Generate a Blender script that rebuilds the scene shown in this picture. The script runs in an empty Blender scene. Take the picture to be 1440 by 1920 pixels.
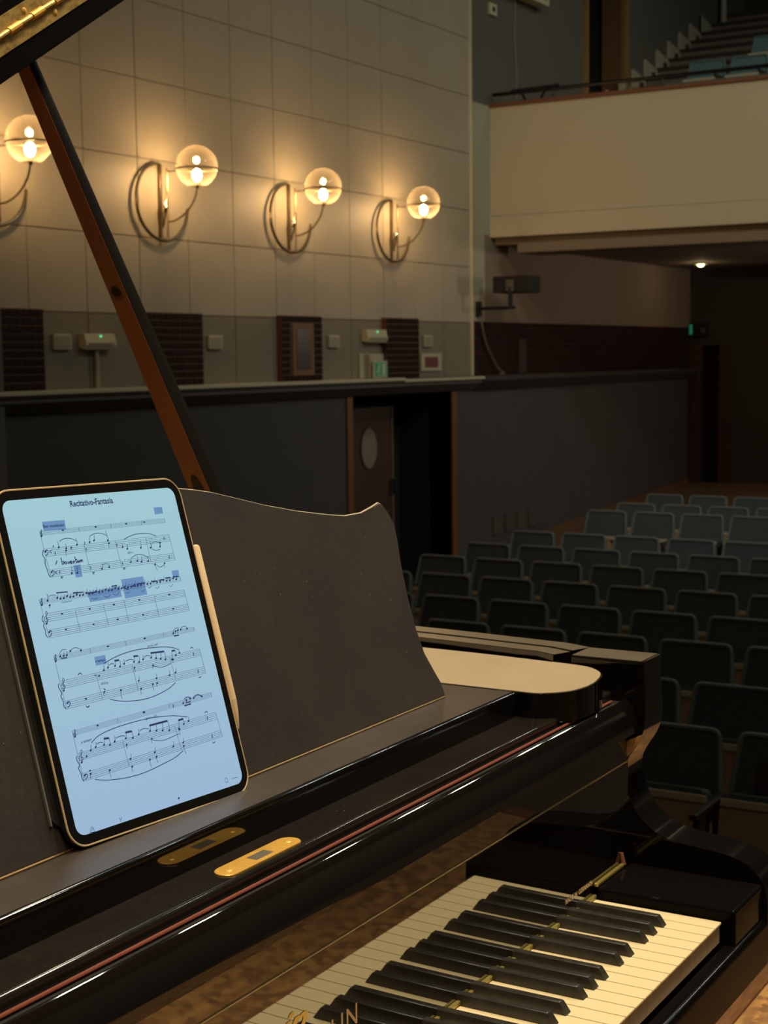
import bpy, bmesh, math, random
from mathutils import Vector, Matrix
random.seed(7)
S = bpy.context.scene
COL = S.collection
PI = math.pi

# ------------------------------------------------------------------ camera
cd = bpy.data.cameras.new('camera'); cam = bpy.data.objects.new('camera', cd); COL.objects.link(cam)
right = Vector((.50879204, -.86080037, -.01238524)); down = Vector((-.09253968, -.04038277, -.99488976)); fwd = Vector((.85590132, .50733811, -.10020462))
M = Matrix.Identity(4)
for i in range(3):
    M[i][0] = right[i]; M[i][1] = -down[i]; M[i][2] = -fwd[i]
M.translation = Vector((-1.610527, -.527363, .62635))
cam.matrix_world = M
cd.sensor_fit = 'VERTICAL'; cd.sensor_height = 36; cd.lens = 2898.9 / 1920 * 36
cd.clip_start = .02; cd.clip_end = 100
cd.dof.use_dof = True; cd.dof.focus_distance = 1.35; cd.dof.aperture_fstop = 20
S.camera = cam

# ------------------------------------------------------------------ world, exposure, lights
S.view_settings.view_transform = 'Standard'; S.view_settings.look = 'None'
S.view_settings.exposure = 0.0; S.view_settings.gamma = 1; S.view_settings.use_curve_mapping = False
wd = bpy.data.worlds.new('hall_air'); S.world = wd; wd.use_nodes = True
wd.node_tree.nodes['Background'].inputs[0].default_value = (.9, .8, .6, 1)
wd.node_tree.nodes['Background'].inputs[1].default_value = .012

def lamp(name, kind, loc, energy, color, target=None, size=.2, spot=60, blend=.4, size_y=None):
    d = bpy.data.lights.new(name, kind); o = bpy.data.objects.new(name, d); COL.objects.link(o)
    d.energy = energy; d.color = color; o.location = loc
    if kind == 'AREA':
        d.size = size
        if size_y: d.shape = 'RECTANGLE'; d.size_y = size_y
    elif kind == 'SPOT':
        d.shadow_soft_size = size; d.spot_size = math.radians(spot); d.spot_blend = blend
    else: d.shadow_soft_size = size
    if target is not None:
        o.rotation_euler = (Vector(target) - Vector(loc)).to_track_quat('-Z', 'Y').to_euler()
    return o
WARM = (1, .80, .48); NEUT = (1, .88, .62); COOL = (.93, 1, .82)
# stage spots in the rig above the piano
for i, (x, y, z, e) in enumerate(((-1.6, -.8, 4.6, 350), (.3, -.6, 4.8, 500), (1.6, -.5, 4.8, 300), (3.4, -.3, 5.0, 230))):
    lamp('stage_spot', 'SPOT', (x, y, z), e, WARM if i < 2 else NEUT, (-.3, .1, .1), .20, 46, .6)
# row of tube lights on the hall ceiling, mirrored in the black lacquer
for x, y in ((5.9, -1.2), (7.2, -1.2), (9.5, -.4), (9.5, -2.2), (10.4, -1.2), (11.8, -.4), (11.8, -2.2), (12.9, -1.2), (13.7, -1.2)):
    lamp('ceiling_tube_light', 'AREA', (x, y, 7.3), 12 if x < 9 else 20, COOL, (x, y, 0), .42, size_y=.22)
lamp('floor_fill_spot', 'SPOT', (1.3, -3.8, 4.8), 420, (1, .80, .52), (1.1, -1.7, -.74), .2, 40, .6)  # added fill, no fixture there: brightens the floor mirrored in the fallboard
lamp('stage_ceiling_fill', 'AREA', (-1.5, -2.0, 7.2), 60, NEUT, (0, 0, 0), 3.0)  # unseen soft fill added to lift the dark areas
# wash on the side wall and the balcony front, added fill on the back rows, balcony house light
lamp('wall_wash', 'SPOT', (7.5, -3.5, 6.3), 540, (1, .92, .72), (12.4, 7, 2.2), .5, 60, 1)
lamp('balcony_wash', 'SPOT', (4.0, 1.5, 6.4), 720, NEUT, (13.4, 4.6, 2.6), .5, 36, .8)
lamp('rear_stalls_fill', 'SPOT', (4.5, 3.0, 6.9), 420, (.80, 1, .98), (13.0, 4.0, -1.2), .2, 26, 1)  # cool fill added to brighten the far seats, no fixture there
lamp('balcony_house_light', 'AREA', (15.5, 2.0, 7.2), 34, (1, .97, .85), (17, 5.5, 3.5), 1.0)
lamp('under_balcony_fill', 'AREA', (16.0, 1.5, 1.45), 42, (1, .74, .54), (16.0, 7, .9), .5)  # added fill for the wall under the balcony, no fixture there
lamp('floor_fill_spot', 'SPOT', (2.9, -1.5, 4.4), 900, (1, .82, .5), (1.75, .3, -.74), .06, 21, .3)  # second added fill, narrow, for the amber boards beyond the treble end
lamp('front_fill_spot', 'SPOT', (-3.0, -3.0, 4.2), 150, WARM, (-.4, .3, .35), .20, 40, .9)  # unseen front fill added to brighten the lid hinge and keys

# ------------------------------------------------------------------ materials
MT = {}
def mat(name, col, rough=.5, metal=0, spec=None, coat=0, emit=None, estr=1, ior=None, noise=None, bump=0, alpha=None):
    """noise = (scale, colour2, lo, hi, stretch) mixes a second colour in by object-space noise"""
    if name in MT: return MT[name]
    m = bpy.data.materials.new(name); m.use_nodes = True; nt = m.node_tree; b = nt.nodes['Principled BSDF']
    b.inputs['Base Color'].default_value = (*col, 1); b.inputs['Roughness'].default_value = rough; b.inputs['Metallic'].default_value = metal
    if ior: b.inputs['IOR'].default_value = ior
    if spec is not None: b.inputs['Specular IOR Level'].default_value = spec
    if coat: b.inputs['Coat Weight'].default_value = coat; b.inputs['Coat Roughness'].default_value = .03
    if emit: b.inputs['Emission Color'].default_value = (*emit, 1); b.inputs['Emission Strength'].default_value = estr
    if noise:
        sc, c2, lo, hi, st = noise
        tc = nt.nodes.new('ShaderNodeTexCoord'); mp = nt.nodes.new('ShaderNodeMapping'); mp.inputs['Scale'].default_value = st
        nz = nt.nodes.new('ShaderNodeTexNoise'); nz.inputs['Scale'].default_value = sc; nz.inputs['Detail'].default_value = 5; nz.inputs['Roughness'].default_value = .6
        cr = nt.nodes.new('ShaderNodeMapRange'); cr.inputs[1].default_value = lo; cr.inputs[2].default_value = hi
        mx = nt.nodes.new('ShaderNodeMix'); mx.data_type = 'RGBA'; mx.inputs[6].default_value = (*col, 1); mx.inputs[7].default_value = (*c2, 1)
        nt.links.new(tc.outputs['Object'], mp.inputs[0]); nt.links.new(mp.outputs[0], nz.inputs['Vector']); nt.links.new(nz.outputs[0], cr.inputs[0])
        nt.links.new(cr.outputs[0], mx.inputs[0]); nt.links.new(mx.outputs[2], b.inputs['Base Color'])
        if bump:
            bp = nt.nodes.new('ShaderNodeBump'); bp.inputs['Strength'].default_value = bump; bp.inputs['Distance'].default_value = .002
            nt.links.new(nz.outputs[0], bp.inputs['Height']); nt.links.new(bp.outputs[0], b.inputs['Normal'])
    MT[name] = m; return m

def dusty(name, base, dust, rough, amount=.5, scale=160, specks=True, hazes=.0):
    """lacquer under a thin, blotchy layer of dust with bright specks"""
    m = mat(name, base, rough); nt = m.node_tree; b = nt.nodes['Principled BSDF']; N = nt.nodes.new; K = nt.links.new
    tc = N('ShaderNodeTexCoord'); n1 = N('ShaderNodeTexNoise'); n1.inputs['Scale'].default_value = scale; n1.inputs['Detail'].default_value = 6
    n2 = N('ShaderNodeTexNoise'); n2.inputs['Scale'].default_value = 9; n2.inputs['Detail'].default_value = 4
    K(tc.outputs['Object'], n1.inputs['Vector']); K(tc.outputs['Object'], n2.inputs['Vector'])
    a = N('ShaderNodeMapRange'); a.inputs[1].default_value = .35; a.inputs[2].default_value = .7; a.inputs[3].default_value = amount * .6; a.inputs[4].default_value = amount; K(n1.outputs[0], a.inputs[0])
    c = N('ShaderNodeMapRange'); c.inputs[1].default_value = .3; c.inputs[2].default_value = .7; c.inputs[3].default_value = .6; c.inputs[4].default_value = 1.15; K(n2.outputs[0], c.inputs[0])
    mu = N('ShaderNodeMath'); mu.operation = 'MULTIPLY'; K(a.outputs[0], mu.inputs[0]); K(c.outputs[0], mu.inputs[1])
    mx = N('ShaderNodeMix'); mx.data_type = 'RGBA'; mx.inputs[6].default_value = (*base, 1); mx.inputs[7].default_value = (*dust, 1); K(mu.outputs[0], mx.inputs[0])
    out = mx.outputs[2]
    if specks:
        v = N('ShaderNodeTexVoronoi'); v.inputs['Scale'].default_value = 90; K(tc.outputs['Object'], v.inputs['Vector'])
        r = N('ShaderNodeMapRange'); r.inputs[1].default_value = .045; r.inputs[2].default_value = .02; K(v.outputs['Distance'], r.inputs[0])
        n3 = N('ShaderNodeTexNoise'); n3.inputs['Scale'].default_value = 14; K(tc.outputs['Object'], n3.inputs['Vector'])
        g = N('ShaderNodeMapRange'); g.inputs[1].default_value = .5; g.inputs[2].default_value = .62; K(n3.outputs[0], g.inputs[0])
        pq = N('ShaderNodeMath'); pq.operation = 'MULTIPLY'; K(r.outputs[0], pq.inputs[0]); K(g.outputs[0], pq.inputs[1])
        m2 = N('ShaderNodeMix'); m2.data_type = 'RGBA'; m2.inputs[7].default_value = (.5, .45, .38, 1); K(pq.outputs[0], m2.inputs[0]); K(out, m2.inputs[6]); out = m2.outputs[2]
    K(out, b.inputs['Base Color'])
    return m

BLACK = mat('black_lacquer', (.0045, .0040, .0042), .05, ior=1.9)
SLIPM = mat('key_slip_black', (.0045, .0040, .0042), .10, spec=.04)
BLACKL = mat('black_lacquer_plain', (.0045, .0040, .0042), .05)
FBM = mat('fallboard_lacquer', (.006, .005, .005), .025, ior=3.3)
BLACK2 = dusty('black_lacquer_dusty', (.006, .0055, .006), (.16, .13, .10), .07, .10, 220)
DESKM = dusty('music_desk_satin', (.020, .017, .019), (.092, .076, .078), .5, .34, 260)
TRAYM = dusty('tray_dust', (.012, .010, .009), (.115, .092, .084), .42, .5, 330)
WINGM = dusty('wing_tan', (.30, .23, .15), (.46, .37, .26), .5, .7, 300, specks=False)  # blotchy tan top, paler than the tray
RIMTOP = dusty('rim_dust', (.04, .034, .027), (.18, .15, .115), .36, .75, 300)
IVORY = mat('ivory', (.80, .68, .44), .28)
KEYFRONT = mat('key_front', (.66, .49, .34), .5, noise=(60, (.52, .38, .26), .3, .7, (1, 1, .1)))  # streaked tan, darker than the white tops
EBONY = mat('ebony', (.022, .020, .019), .33, noise=(70, (.04, .036, .033), .4, .8, (1, 1, 1)))
BRASS = mat('brass', (.80, .46, .09), .42, .45, noise=(60, (.66, .36, .07), .45, .75, (1, 1, 1)))
OLDBRASS = mat('aged_brass', (.62, .43, .15), .4, .6, noise=(90, (.26, .16, .06), .45, .72, (1, 1, 1)), bump=.3)
BRASSFELT = mat('gold_strip', (.42, .34, .10), .4, .7)
REDFELT = mat('red_felt', (.17, .038, .022), .8)
PROPM = mat('prop_wood', (.25, .095, .052), .4, noise=(30, (.19, .07, .04), .35, .7, (1, 1, .08)))
PROPB = mat('prop_edge', (.010, .009, .009), .3, spec=.25)
CHAMFER_REFL = mat('chamfer_reflection', (.50, .26, .10), .45, noise=(40, (.30, .14, .05), .35, .7, (.2, .2, 4)))  # orange of a reflection, painted on the arm's chamfer
METALDK = mat('dark_bronze', (.16, .12, .08), .35, .9)
CHROME = mat('chrome', (.6, .55, .48), .2, 1)

# ------------------------------------------------------------------ mesh helpers
class MB:
    def __init__(s): s.b = bmesh.new(); s.bv = False
    def box(s, x0, x1, y0, y1, z0, z1, bev=0, seg=2):
        vs = [s.b.verts.new((x, y, z)) for x in (x0, x1) for y in (y0, y1) for z in (z0, z1)]
        fs = [s.b.faces.new([vs[i] for i in q]) for q in ((0, 1, 3, 2), (4, 6, 7, 5), (0, 4, 5, 1), (2, 3, 7, 6), (0, 2, 6, 4), (1, 5, 7, 3))]
        if bev:
            s.bv = True; ed = list({e for f in fs for e in f.edges}); bmesh.ops.bevel(s.b, geom=ed, offset=bev, segments=seg, profile=.5, affect='EDGES')
        return s
    def prism(s, pts, axis, a, b, bev=0, seg=2):
        """closed 2-D outline extruded from a to b along axis ('x': pts=(y,z), 'y': (x,z), 'z': (x,y))"""
        def P(p, t): return {'x': (t, p[0], p[1]), 'y': (p[0], t, p[1]), 'z': (p[0], p[1], t)}[axis]
        A = [s.b.verts.new(P(p, a)) for p in pts]; B = [s.b.verts.new(P(p, b)) for p in pts]; n = len(pts)
        fs = [s.b.faces.new(A), s.b.faces.new(B[::-1])]
        for i in range(n): fs.append(s.b.faces.new((A[i], B[i], B[(i + 1) % n], A[(i + 1) % n])))
        if bev:
            s.bv = True; ed = list({e for f in fs[:2] for e in f.edges}); bmesh.ops.bevel(s.b, geom=ed, offset=bev, segments=seg, profile=.5, affect='EDGES')
        return s
    def tube(s, path, r, n=10, closed=False):
        path = [Vector(p) for p in path]; rings = []; m = len(path); prev = None
        rr = r if isinstance(r, (list, tuple)) else [r] * m
        for i, p in enumerate(path):
            if closed: t = path[(i + 1) % m] - path[i - 1]
            else: t = path[min(i + 1, m - 1)] - path[max(i - 1, 0)]
            t.normalize()
            if prev is None: u = t.orthogonal().normalized()
            else: u = (prev - t * prev.dot(t)).normalized()
            prev = u; w = t.cross(u)
            rings.append([s.b.verts.new(p + (u * math.cos(2 * PI * k / n) + w * math.sin(2 * PI * k / n)) * rr[i]) for k in range(n)])
        for i in range(m if closed else m - 1):
            A, B = rings[i], rings[(i + 1) % m]
            if closed and i == m - 1:
                best = min(range(n), key=lambda o: (A[0].co - B[o].co).length); B = B[best:] + B[:best]
            for k in range(n): s.b.faces.new((A[k], A[(k + 1) % n], B[(k + 1) % n], B[k]))
        if not closed: s.b.faces.new(rings[0][::-1]); s.b.faces.new(rings[-1])
        return s
    def sphere(s, c, r, seg=24, sc=(1, 1, 1)):
        bmesh.ops.create_uvsphere(s.b, u_segments=seg, v_segments=seg // 2, radius=r, matrix=Matrix.Translation(c) @ Matrix.Diagonal((*sc, 1))); return s
    def poly(s, pts): s.b.faces.new([s.b.verts.new(p) for p in pts]); return s
    def xf(s, m): bmesh.ops.transform(s.b, matrix=m, verts=s.b.verts); return s
    def build(s, name, m, parent=None, smooth=True, loc=None, ang=.6):
        bmesh.ops.recalc_face_normals(s.b, faces=s.b.faces)
        me = bpy.data.meshes.new(name)
        if smooth:
            for f in s.b.faces: f.smooth = True
            for e in s.b.edges:
                if len(e.link_faces) == 2 and e.calc_face_angle(0) > ang: e.smooth = False
        if loc is not None: bmesh.ops.translate(s.b, verts=s.b.verts, vec=-Vector(loc))
        s.b.to_mesh(me); s.b.free(); me.materials.append(m)
        o = link(name, me, parent, loc)
        if s.bv and smooth:
            w = o.modifiers.new('wn', 'WEIGHTED_NORMAL'); w.keep_sharp = True; w.weight = 100
        return o
def link(name, me, parent=None, loc=None):
    o = bpy.data.objects.new(name, me); COL.objects.link(o)
    if loc is not None: o.location = loc
    if parent is not None:
        o.parent = parent
        w = parent
        off = Vector((0, 0, 0))
        while w is not None: off += w.location; w = w.parent
        if loc is None: o.location = -off if not parent.get('local') else (0, 0, 0)
        else: o.location = Vector(loc) - off if not parent.get('local') else Vector(loc)
    return o
def tag(o, label=None, cat=None, group=None, kind=None):
    if label: o['label'] = label
    if cat: o['category'] = cat
    if group: o['group'] = group
    if kind: o['kind'] = kind
    return o
def thing(name, label, cat, loc=(0, 0, 0), group=None, local=False):
    o = bpy.data.objects.new(name, None); COL.objects.link(o); o.location = loc; o.empty_display_size = .1
    if local: o['local'] = True
    return tag(o, label, cat, group)
def struct(name, mb, m, label, smooth=False):
    o = mb.build(name, m, None, smooth); return tag(o, label, 'structure', kind='structure')
def copy_tree(o, parent=None):
    c = o.copy(); COL.objects.link(c); c.parent = parent
    for ch in o.children: copy_tree(ch, c)
    return c
def smooth_path(pts, n=8):
    out = []; P = [Vector(p) for p in pts]
    for i in range(len(P) - 1):
        p0 = P[max(i - 1, 0)]; p1 = P[i]; p2 = P[i + 1]; p3 = P[min(i + 2, len(P) - 1)]
        for k in range(n):
            t = k / n; out.append(.5 * ((2 * p1) + (p2 - p0) * t + (2 * p0 - 5 * p1 + 4 * p2 - p3) * t * t + (3 * p1 - p0 - 3 * p2 + p3) * t ** 3))
    out.append(P[-1]); return out

PROP_TOP = (-0.157, 0.84, 0.995); PROP_BASE = (0.12, 0.724, 0.318); HOLE_F = 0.3965; SLOT_F = 0.7545
# ------------------------------------------------------------------ the setting
WALLC = mat('wall_cladding', (.385, .345, .265), .55, noise=(1.2, (.35, .312, .237), .35, .7, (1, 1, 1)))
JOINT = mat('wall_joint', (.21, .175, .13), .9)
DADO = mat('dado_grey', (.20, .175, .13), .7)
TRIMW = mat('trim_paint', (.50, .47, .34), .5)
FASCIA = mat('fascia_grey', (.085, .085, .08), .7)
LOWER = mat('lower_wall_grey', (.062, .060, .064), .85, noise=(3, (.054, .053, .056), .4, .7, (1, 1, 1)))
TILE = mat('brown_tile', (.030, .013, .010), .6, spec=.12, noise=(7, (.018, .009, .008), .4, .6, (1, 1, 1)))
GROUT = mat('tile_grout', (.150, .092, .070), .9)
FRAMEW = mat('door_frame_wood', (.16, .068, .025), .5)
DOORW = mat('door_wood', (.055, .032, .02), .5)
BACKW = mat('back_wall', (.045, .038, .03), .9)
BALC = mat('balcony_plaster', (.46, .41, .30), .7)
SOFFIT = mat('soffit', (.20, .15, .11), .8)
STALLFL = mat('stalls_floor', (.17, .11, .07), .5, noise=(6, (.13, .085, .055), .4, .65, (1, 8, 1)))
CAPW = mat('cap_wood', (.16, .06, .03), .45)
BALW = mat('balcony_wall', (.115, .112, .090), .85)
SKIRT = mat('stair_skirting', (.42, .41, .28), .6)
STEP = mat('step_carpet', (.16, .14, .105), .8); NOSE = mat('step_nosing', (.035, .028, .022), .6)
CEILM = mat('ceiling', (.35, .30, .22), .9)

YW = 7.0
m = mat('stage_floor', (.33, .17, .06), .5)
nt = m.node_tree; b = nt.nodes['Principled BSDF']; N = nt.nodes.new; K = nt.links.new
tc = N('ShaderNodeTexCoord')
def nz(scale, st, det=6):
    mp = N('ShaderNodeMapping'); mp.inputs['Scale'].default_value = st; n = N('ShaderNodeTexNoise'); n.inputs['Scale'].default_value = scale; n.inputs['Detail'].default_value = det
    K(tc.outputs['Object'], mp.inputs[0]); K(mp.outputs[0], n.inputs['Vector']); return n
n1 = nz(30, (1, 1, 1)); n2 = nz(5, (1, 9, 1))
r1 = N('ShaderNodeMapRange'); r1.inputs[1].default_value = .47; r1.inputs[2].default_value = .56; K(n1.outputs[0], r1.inputs[0])
r2 = N('ShaderNodeMapRange'); r2.inputs[1].default_value = .3; r2.inputs[2].default_value = .7; K(n2.outputs[0], r2.inputs[0])
x1 = N('ShaderNodeMix'); x1.data_type = 'RGBA'; x1.inputs[6].default_value = (.50, .27, .085, 1); x1.inputs[7].default_value = (.17, .08, .03, 1); K(r1.outputs[0], x1.inputs[0])
x2 = N('ShaderNodeMix'); x2.data_type = 'RGBA'; x2.inputs[7].default_value = (.26, .13, .05, 1); K(r2.outputs[0], x2.inputs[0]); K(x1.outputs[2], x2.inputs[6]); K(x2.outputs[2], b.inputs['Base Color'])
PLANK = m
DARKWOOD = mat('dark_brown_wood', (.17, .075, .03), .4, noise=(20, (.11, .05, .022), .35, .65, (1, 8, 1)))

# stage floor: boards running towards the hall (along x)
fl = struct('floor', MB().box(-5, 2.36, -5, 7, -.80, -.765), mat('stage_deck', (.1, .06, .03), .7), 'worn amber stage floor of wooden boards under the grand piano')
wid = .30
mesh_board = None
y = -4.8
k = 0
while y < 6.8:
    w = wid
    if abs(y - .42) < .29 and y < .42: w = .42 - y
    x0 = -4.9; off = (k * .73) % 2.1; cuts = [-4.9, -4.9 + .9 + off, 2.36] if k % 2 else [-4.9, -2.6 + off * .3, 2.36]
    for a, c in zip(cuts, cuts[1:]):
        MB().box(a + .001, c - .001, y + .001, y + w - .001, -.765, -.74, .0015, 1).build('floorboard', DARKWOOD if (.40 < y + w / 2 < .56) else PLANK, fl, False)
    y += w; k += 1
    if abs(y - .42) < 1e-6:
        MB().box(-4.9, 2.36, .421, .499, -.765, -.736, .002, 1).build('floorboard', DARKWOOD, fl, False); y = .50  # narrow strip in a darker brown than the boards beside it
sf = struct('trim_1', MB().box(2.36, 2.42, -5, 7, -1.78, -.735, .004), DARKWOOD, 'wooden front edge of the stage facing the stalls')
struct('floor.001', MB().prism([(2.42, -1.78), (15.8, -1.78), (19.7, -1.22), (19.7, -1.9), (2.42, -1.9)], 'y', -6, 7), STALLFL, 'dark brown floor of the stalls, rising behind the back rows')

# side wall (left of the audience) : core with openings
X0, XA, XB = 2.4, 12.95, 13.4
wl = MB()
wl.box(-5, XA, YW + .03, YW + .25, .40, 6.8)                       # behind cladding
wl.box(XA, 19.9, YW, YW + .25, .40, .98)
wl.box(2.42, 10.52, YW, YW + .25, -1.9, .40); wl.box(12.46, 19.9, YW, YW + .25, -1.9, .40)
wl.box(10.52, 12.46, YW, YW + .25, .262, .40)
wall = struct('wall_left', wl, LOWER, 'dark grey lower side wall of the hall with a deep door recess')
# cladding panels above the dado
cl = struct('wall_left.001', MB().box(-5, XA, YW + .018, YW + .03, .40, 6.8), JOINT, 'pale beige side wall clad in rectangular panels, glass globe sconces on it')
pw, ph = .598, .583
cols = [12.93 - i * pw for i in range(14)]
me_c = None
for i in range(13):
    x1_, x0_ = cols[i], cols[i + 1]
    zz = .965
    for j in range(7):
        z1 = 1.54 if j == 0 else 1.54 + ph * j
        z0 = .965 if j == 0 else 1.54 + ph * (j - 1)
        MB().box(x0_ + .0035, x1_ - .0035, YW, YW + .018, z0 + .003, z1 - .003, .002, 1).build('wall_panel', WALLC, cl, False)
    if i % 1 == 0:
        MB().box(x0_ + .004, x1_ - .004, YW, YW + .018, .41, .961, .002, 1).build('dado_panel', DADO, cl, False)
MB().box(XA - .03, XA, YW - .02, YW + .03, .41, 6.8, .004).build('corner_trim', TRIMW, cl, False)
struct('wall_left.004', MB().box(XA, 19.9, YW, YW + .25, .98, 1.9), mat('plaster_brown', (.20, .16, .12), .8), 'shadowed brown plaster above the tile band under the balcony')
struct('wall_left.002', MB().box(XA, XB, YW, YW + .03, 1.90, 3.25).box(XA, 13.25, YW - .0015, YW + .03, .985, 1.95), mat('pilaster_paint', (.34, .335, .25), .7), 'pale grey upright strip between clad side wall and balcony front')
# ledge
lg = struct('trim_2', MB().prism([(YW, .408), (YW - .14, .408), (YW - .14, .378), (YW - .12, .372), (YW - .12, .34), (YW - .02, .262), (YW, .262)], 'x', 2.42, XA), FASCIA, 'long grey ledge along the side wall under the wall panels')
MB().box(2.42, 11.27, YW - .155, YW, .392, .420, .003).build('nosing', TRIMW, lg, False)
MB().box(11.27, XA, YW - .150, YW, .377, .405, .003).build('nosing', TRIMW, lg, False)
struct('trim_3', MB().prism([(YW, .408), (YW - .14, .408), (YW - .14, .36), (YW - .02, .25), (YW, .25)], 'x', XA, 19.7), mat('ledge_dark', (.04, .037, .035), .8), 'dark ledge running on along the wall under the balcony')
# proscenium post at the left edge
struct('trim_4', MB().box(5.55, 5.985, YW - .10, YW + .01, -1.78, .98, .006), mat('post_grey', (.10, .10, .082), .8), 'grey upright post at the far left of the side wall')

# tiled panels: every tile is a part
def tiles(x0, x1, z0, z1, label, hole=None, depth=.07):
    t = tag(MB().box(x0, x1, YW - depth, YW - .0005, z0, z1).build('tiled_panel', mat('panel_edge', (.10, .032, .018), .5), None, False), label, 'tiled panel')
    MB().box(x0 + .004, x1 - .004, YW - depth - .001, YW - depth + .001, z0 + .004, z1 - .004).build('grout', GROUT, t, False)
    n = max(1, round((x1 - x0) / .0655)); q = 10; dx = (x1 - x0) / n; dz = (z1 - z0) / q; me = None
    for i in range(n):
        for j in range(q):
            cx = x0 + (i + .5) * dx; cz = z0 + (j + .5) * dz
            if hole and hole[0] < cx < hole[1] and hole[2] < cz < hole[3]: continue
            if me is None:
                o = MB().box(-dx / 2 + .0045, dx / 2 - .0045, -.008, 0, -dz / 2 + .0045, dz / 2 - .0045, .002, 1).build('tile', TILE, t, False)
                me = o.data; o.location = (cx, YW - depth, cz)
            else: link('tile', me, t, (cx, YW - depth, cz))
    return t
tiles(6.06, 6.465, .421, .98, 'narrow dark brown tiled panel at the left end of the grey dado', None, .02)
tiles(7.60, 8.27, .421, .98, 'dark brown tiled panel partly hidden behind the lid prop', None, .02)
tc_ = tiles(9.33, 9.955, .421, .983, 'dark brown tiled panel with a framed opening in its middle', (9.47, 9.80, .47, .92), .055)
MB().prism([(9.475, .468), (9.80, .468), (9.80, .915), (9.475, .915)], 'y', YW - .070, YW - .05, .004).build('frame', FRAMEW, tc_, False)
MB().box(9.535, 9.745, YW - .074, YW - .066, .52, .865, .002).build('pane', mat('dark_pane', (.018, .02, .022), .25), tc_, False)
tiles(11.085, 11.705, .408, .99, 'dark brown tiled panel between the green sign and the red one', None, .055)
# tiled band under the balcony: too dark to pick out one by one
tb = MB()
for i in range(92):
    for j in range(10):
        x = 13.0 + i * .0725; z = .41 + j * .057
        tb.box(x, x + .066, YW - .018, YW - .008, z, z + .051)
band = tb.build('tile_band', TILE, None, False); tag(band, 'dark band of small brown tiles on the wall under the balcony', 'tiles', kind='stuff')
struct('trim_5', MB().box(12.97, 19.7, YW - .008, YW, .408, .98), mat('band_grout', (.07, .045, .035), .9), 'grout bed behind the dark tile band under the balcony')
tag(MB().box(14.02, 14.2, YW - .04, YW - .018, .42, .80, .004).build('wall_hatch', mat('hatch', (.022, .018, .016), .6), None, False), 'small dark upright hatch in the tile band under the balcony', 'hatch')

# door recess in the lower wall
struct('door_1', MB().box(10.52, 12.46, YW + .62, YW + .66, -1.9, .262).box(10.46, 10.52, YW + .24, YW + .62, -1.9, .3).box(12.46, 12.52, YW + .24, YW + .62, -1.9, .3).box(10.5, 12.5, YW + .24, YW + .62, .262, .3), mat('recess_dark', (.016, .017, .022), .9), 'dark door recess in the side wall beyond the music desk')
struct('trim_6', MB().box(10.42, 10.52, YW - .02, YW + .05, -1.78, .255, .004), FRAMEW, 'thin brown wooden post at the left side of the door recess')
struct('trim_7', MB().box(12.46, 12.56, YW - .02, YW + .26, -1.78, .255, .004), FRAMEW, 'brown wooden post at the right side of the door recess')
dr = thing('door', 'brown door with an oval window, ajar in the dark recess', 'door', (11.62, YW + .5, -1.78))
MB().box(11.20, 12.06, YW + .46, YW + .50, -1.78, .12, .004).build('leaf', DOORW, dr, False)
MB().box(12.02, 12.06, YW + .452, YW + .46, -1.78, .10).build('edge_strip', mat('door_edge', (.13, .09, .06), .5), dr, False)
ov = [(11.575 + .145 * math.cos(a), -.285 + .20 * math.sin(a)) for a in [2 * PI * i / 32 for i in range(32)]]
ov2 = [(11.575 + .165 * math.cos(a), -.285 + .22 * math.sin(a)) for a in [2 * PI * i / 32 for i in range(32)]]
MB().prism(ov2, 'y', YW + .450, YW + .461).build('window_frame', DOORW, dr, False)
MB().prism(ov, 'y', YW + .447, YW + .45).build('window_pane', mat('oval_pane', (.24, .21, .165), .4), dr, False)
MB().box(11.98, 12.02, YW + .42, YW + .46, -.78, -.62, .004).build('handle', CHROME, dr, False)

# back wall under the balcony, soffit, balcony front
bw = MB(); bw.box(19.7, 19.9, -6, 6.5, -1.9, 1.9); bw.box(19.7, 19.9, 6.9, 7.0, -1.9, 1.9); bw.box(19.7, 19.9, 6.5, 6.9, .72, 1.9)
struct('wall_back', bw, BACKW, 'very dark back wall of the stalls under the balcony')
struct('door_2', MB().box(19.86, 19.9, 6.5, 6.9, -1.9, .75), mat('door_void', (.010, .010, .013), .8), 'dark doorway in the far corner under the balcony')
struct('trim_8', MB().box(19.62, 19.71, 6.82, 6.99, -1.3, .74, .004), mat('far_frame', (.05, .02, .012), .6), 'reddish door post left of the far dark doorway')
struct('trim_9', MB().box(19.66, 19.71, 6.36, 6.56, -1.3, .74, .004), MT['far_frame'], 'reddish door post right of the far dark doorway')
struct('trim_10', MB().prism([(13.2, -1.79), (13.2, -1.60), (14.6, -1.42), (19.7, -1.16), (19.7, -1.79)], 'y', YW - .02, YW + .001), mat('wedge_wood', (.13, .075, .04), .6), 'rising brown wooden skirting on the side wall beside the rear seats')
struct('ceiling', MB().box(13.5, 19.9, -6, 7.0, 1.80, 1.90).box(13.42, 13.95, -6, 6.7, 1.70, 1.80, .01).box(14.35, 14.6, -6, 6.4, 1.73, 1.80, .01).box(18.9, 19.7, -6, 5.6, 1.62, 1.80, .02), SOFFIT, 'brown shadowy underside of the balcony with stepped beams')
bf = MB(); bf.box(13.40, 13.52, -6, 7.02, 2.10, 3.235); bf.box(13.385, 13.52, -6, 7.02, 1.872, 2.095, .006)
struct('wall_balcony', bf, BALC, 'plain beige balcony front above the stalls')
struct('trim_11', MB().box(13.37, 13.56, -6, 7.02, 3.235, 3.275, .008), CAPW, 'thin red-brown wooden cap on the balcony front')
rl = thing('balcony_rail', 'thin black handrail above the balcony front', 'railing', (13.46, 6.9, 3.275))
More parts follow.
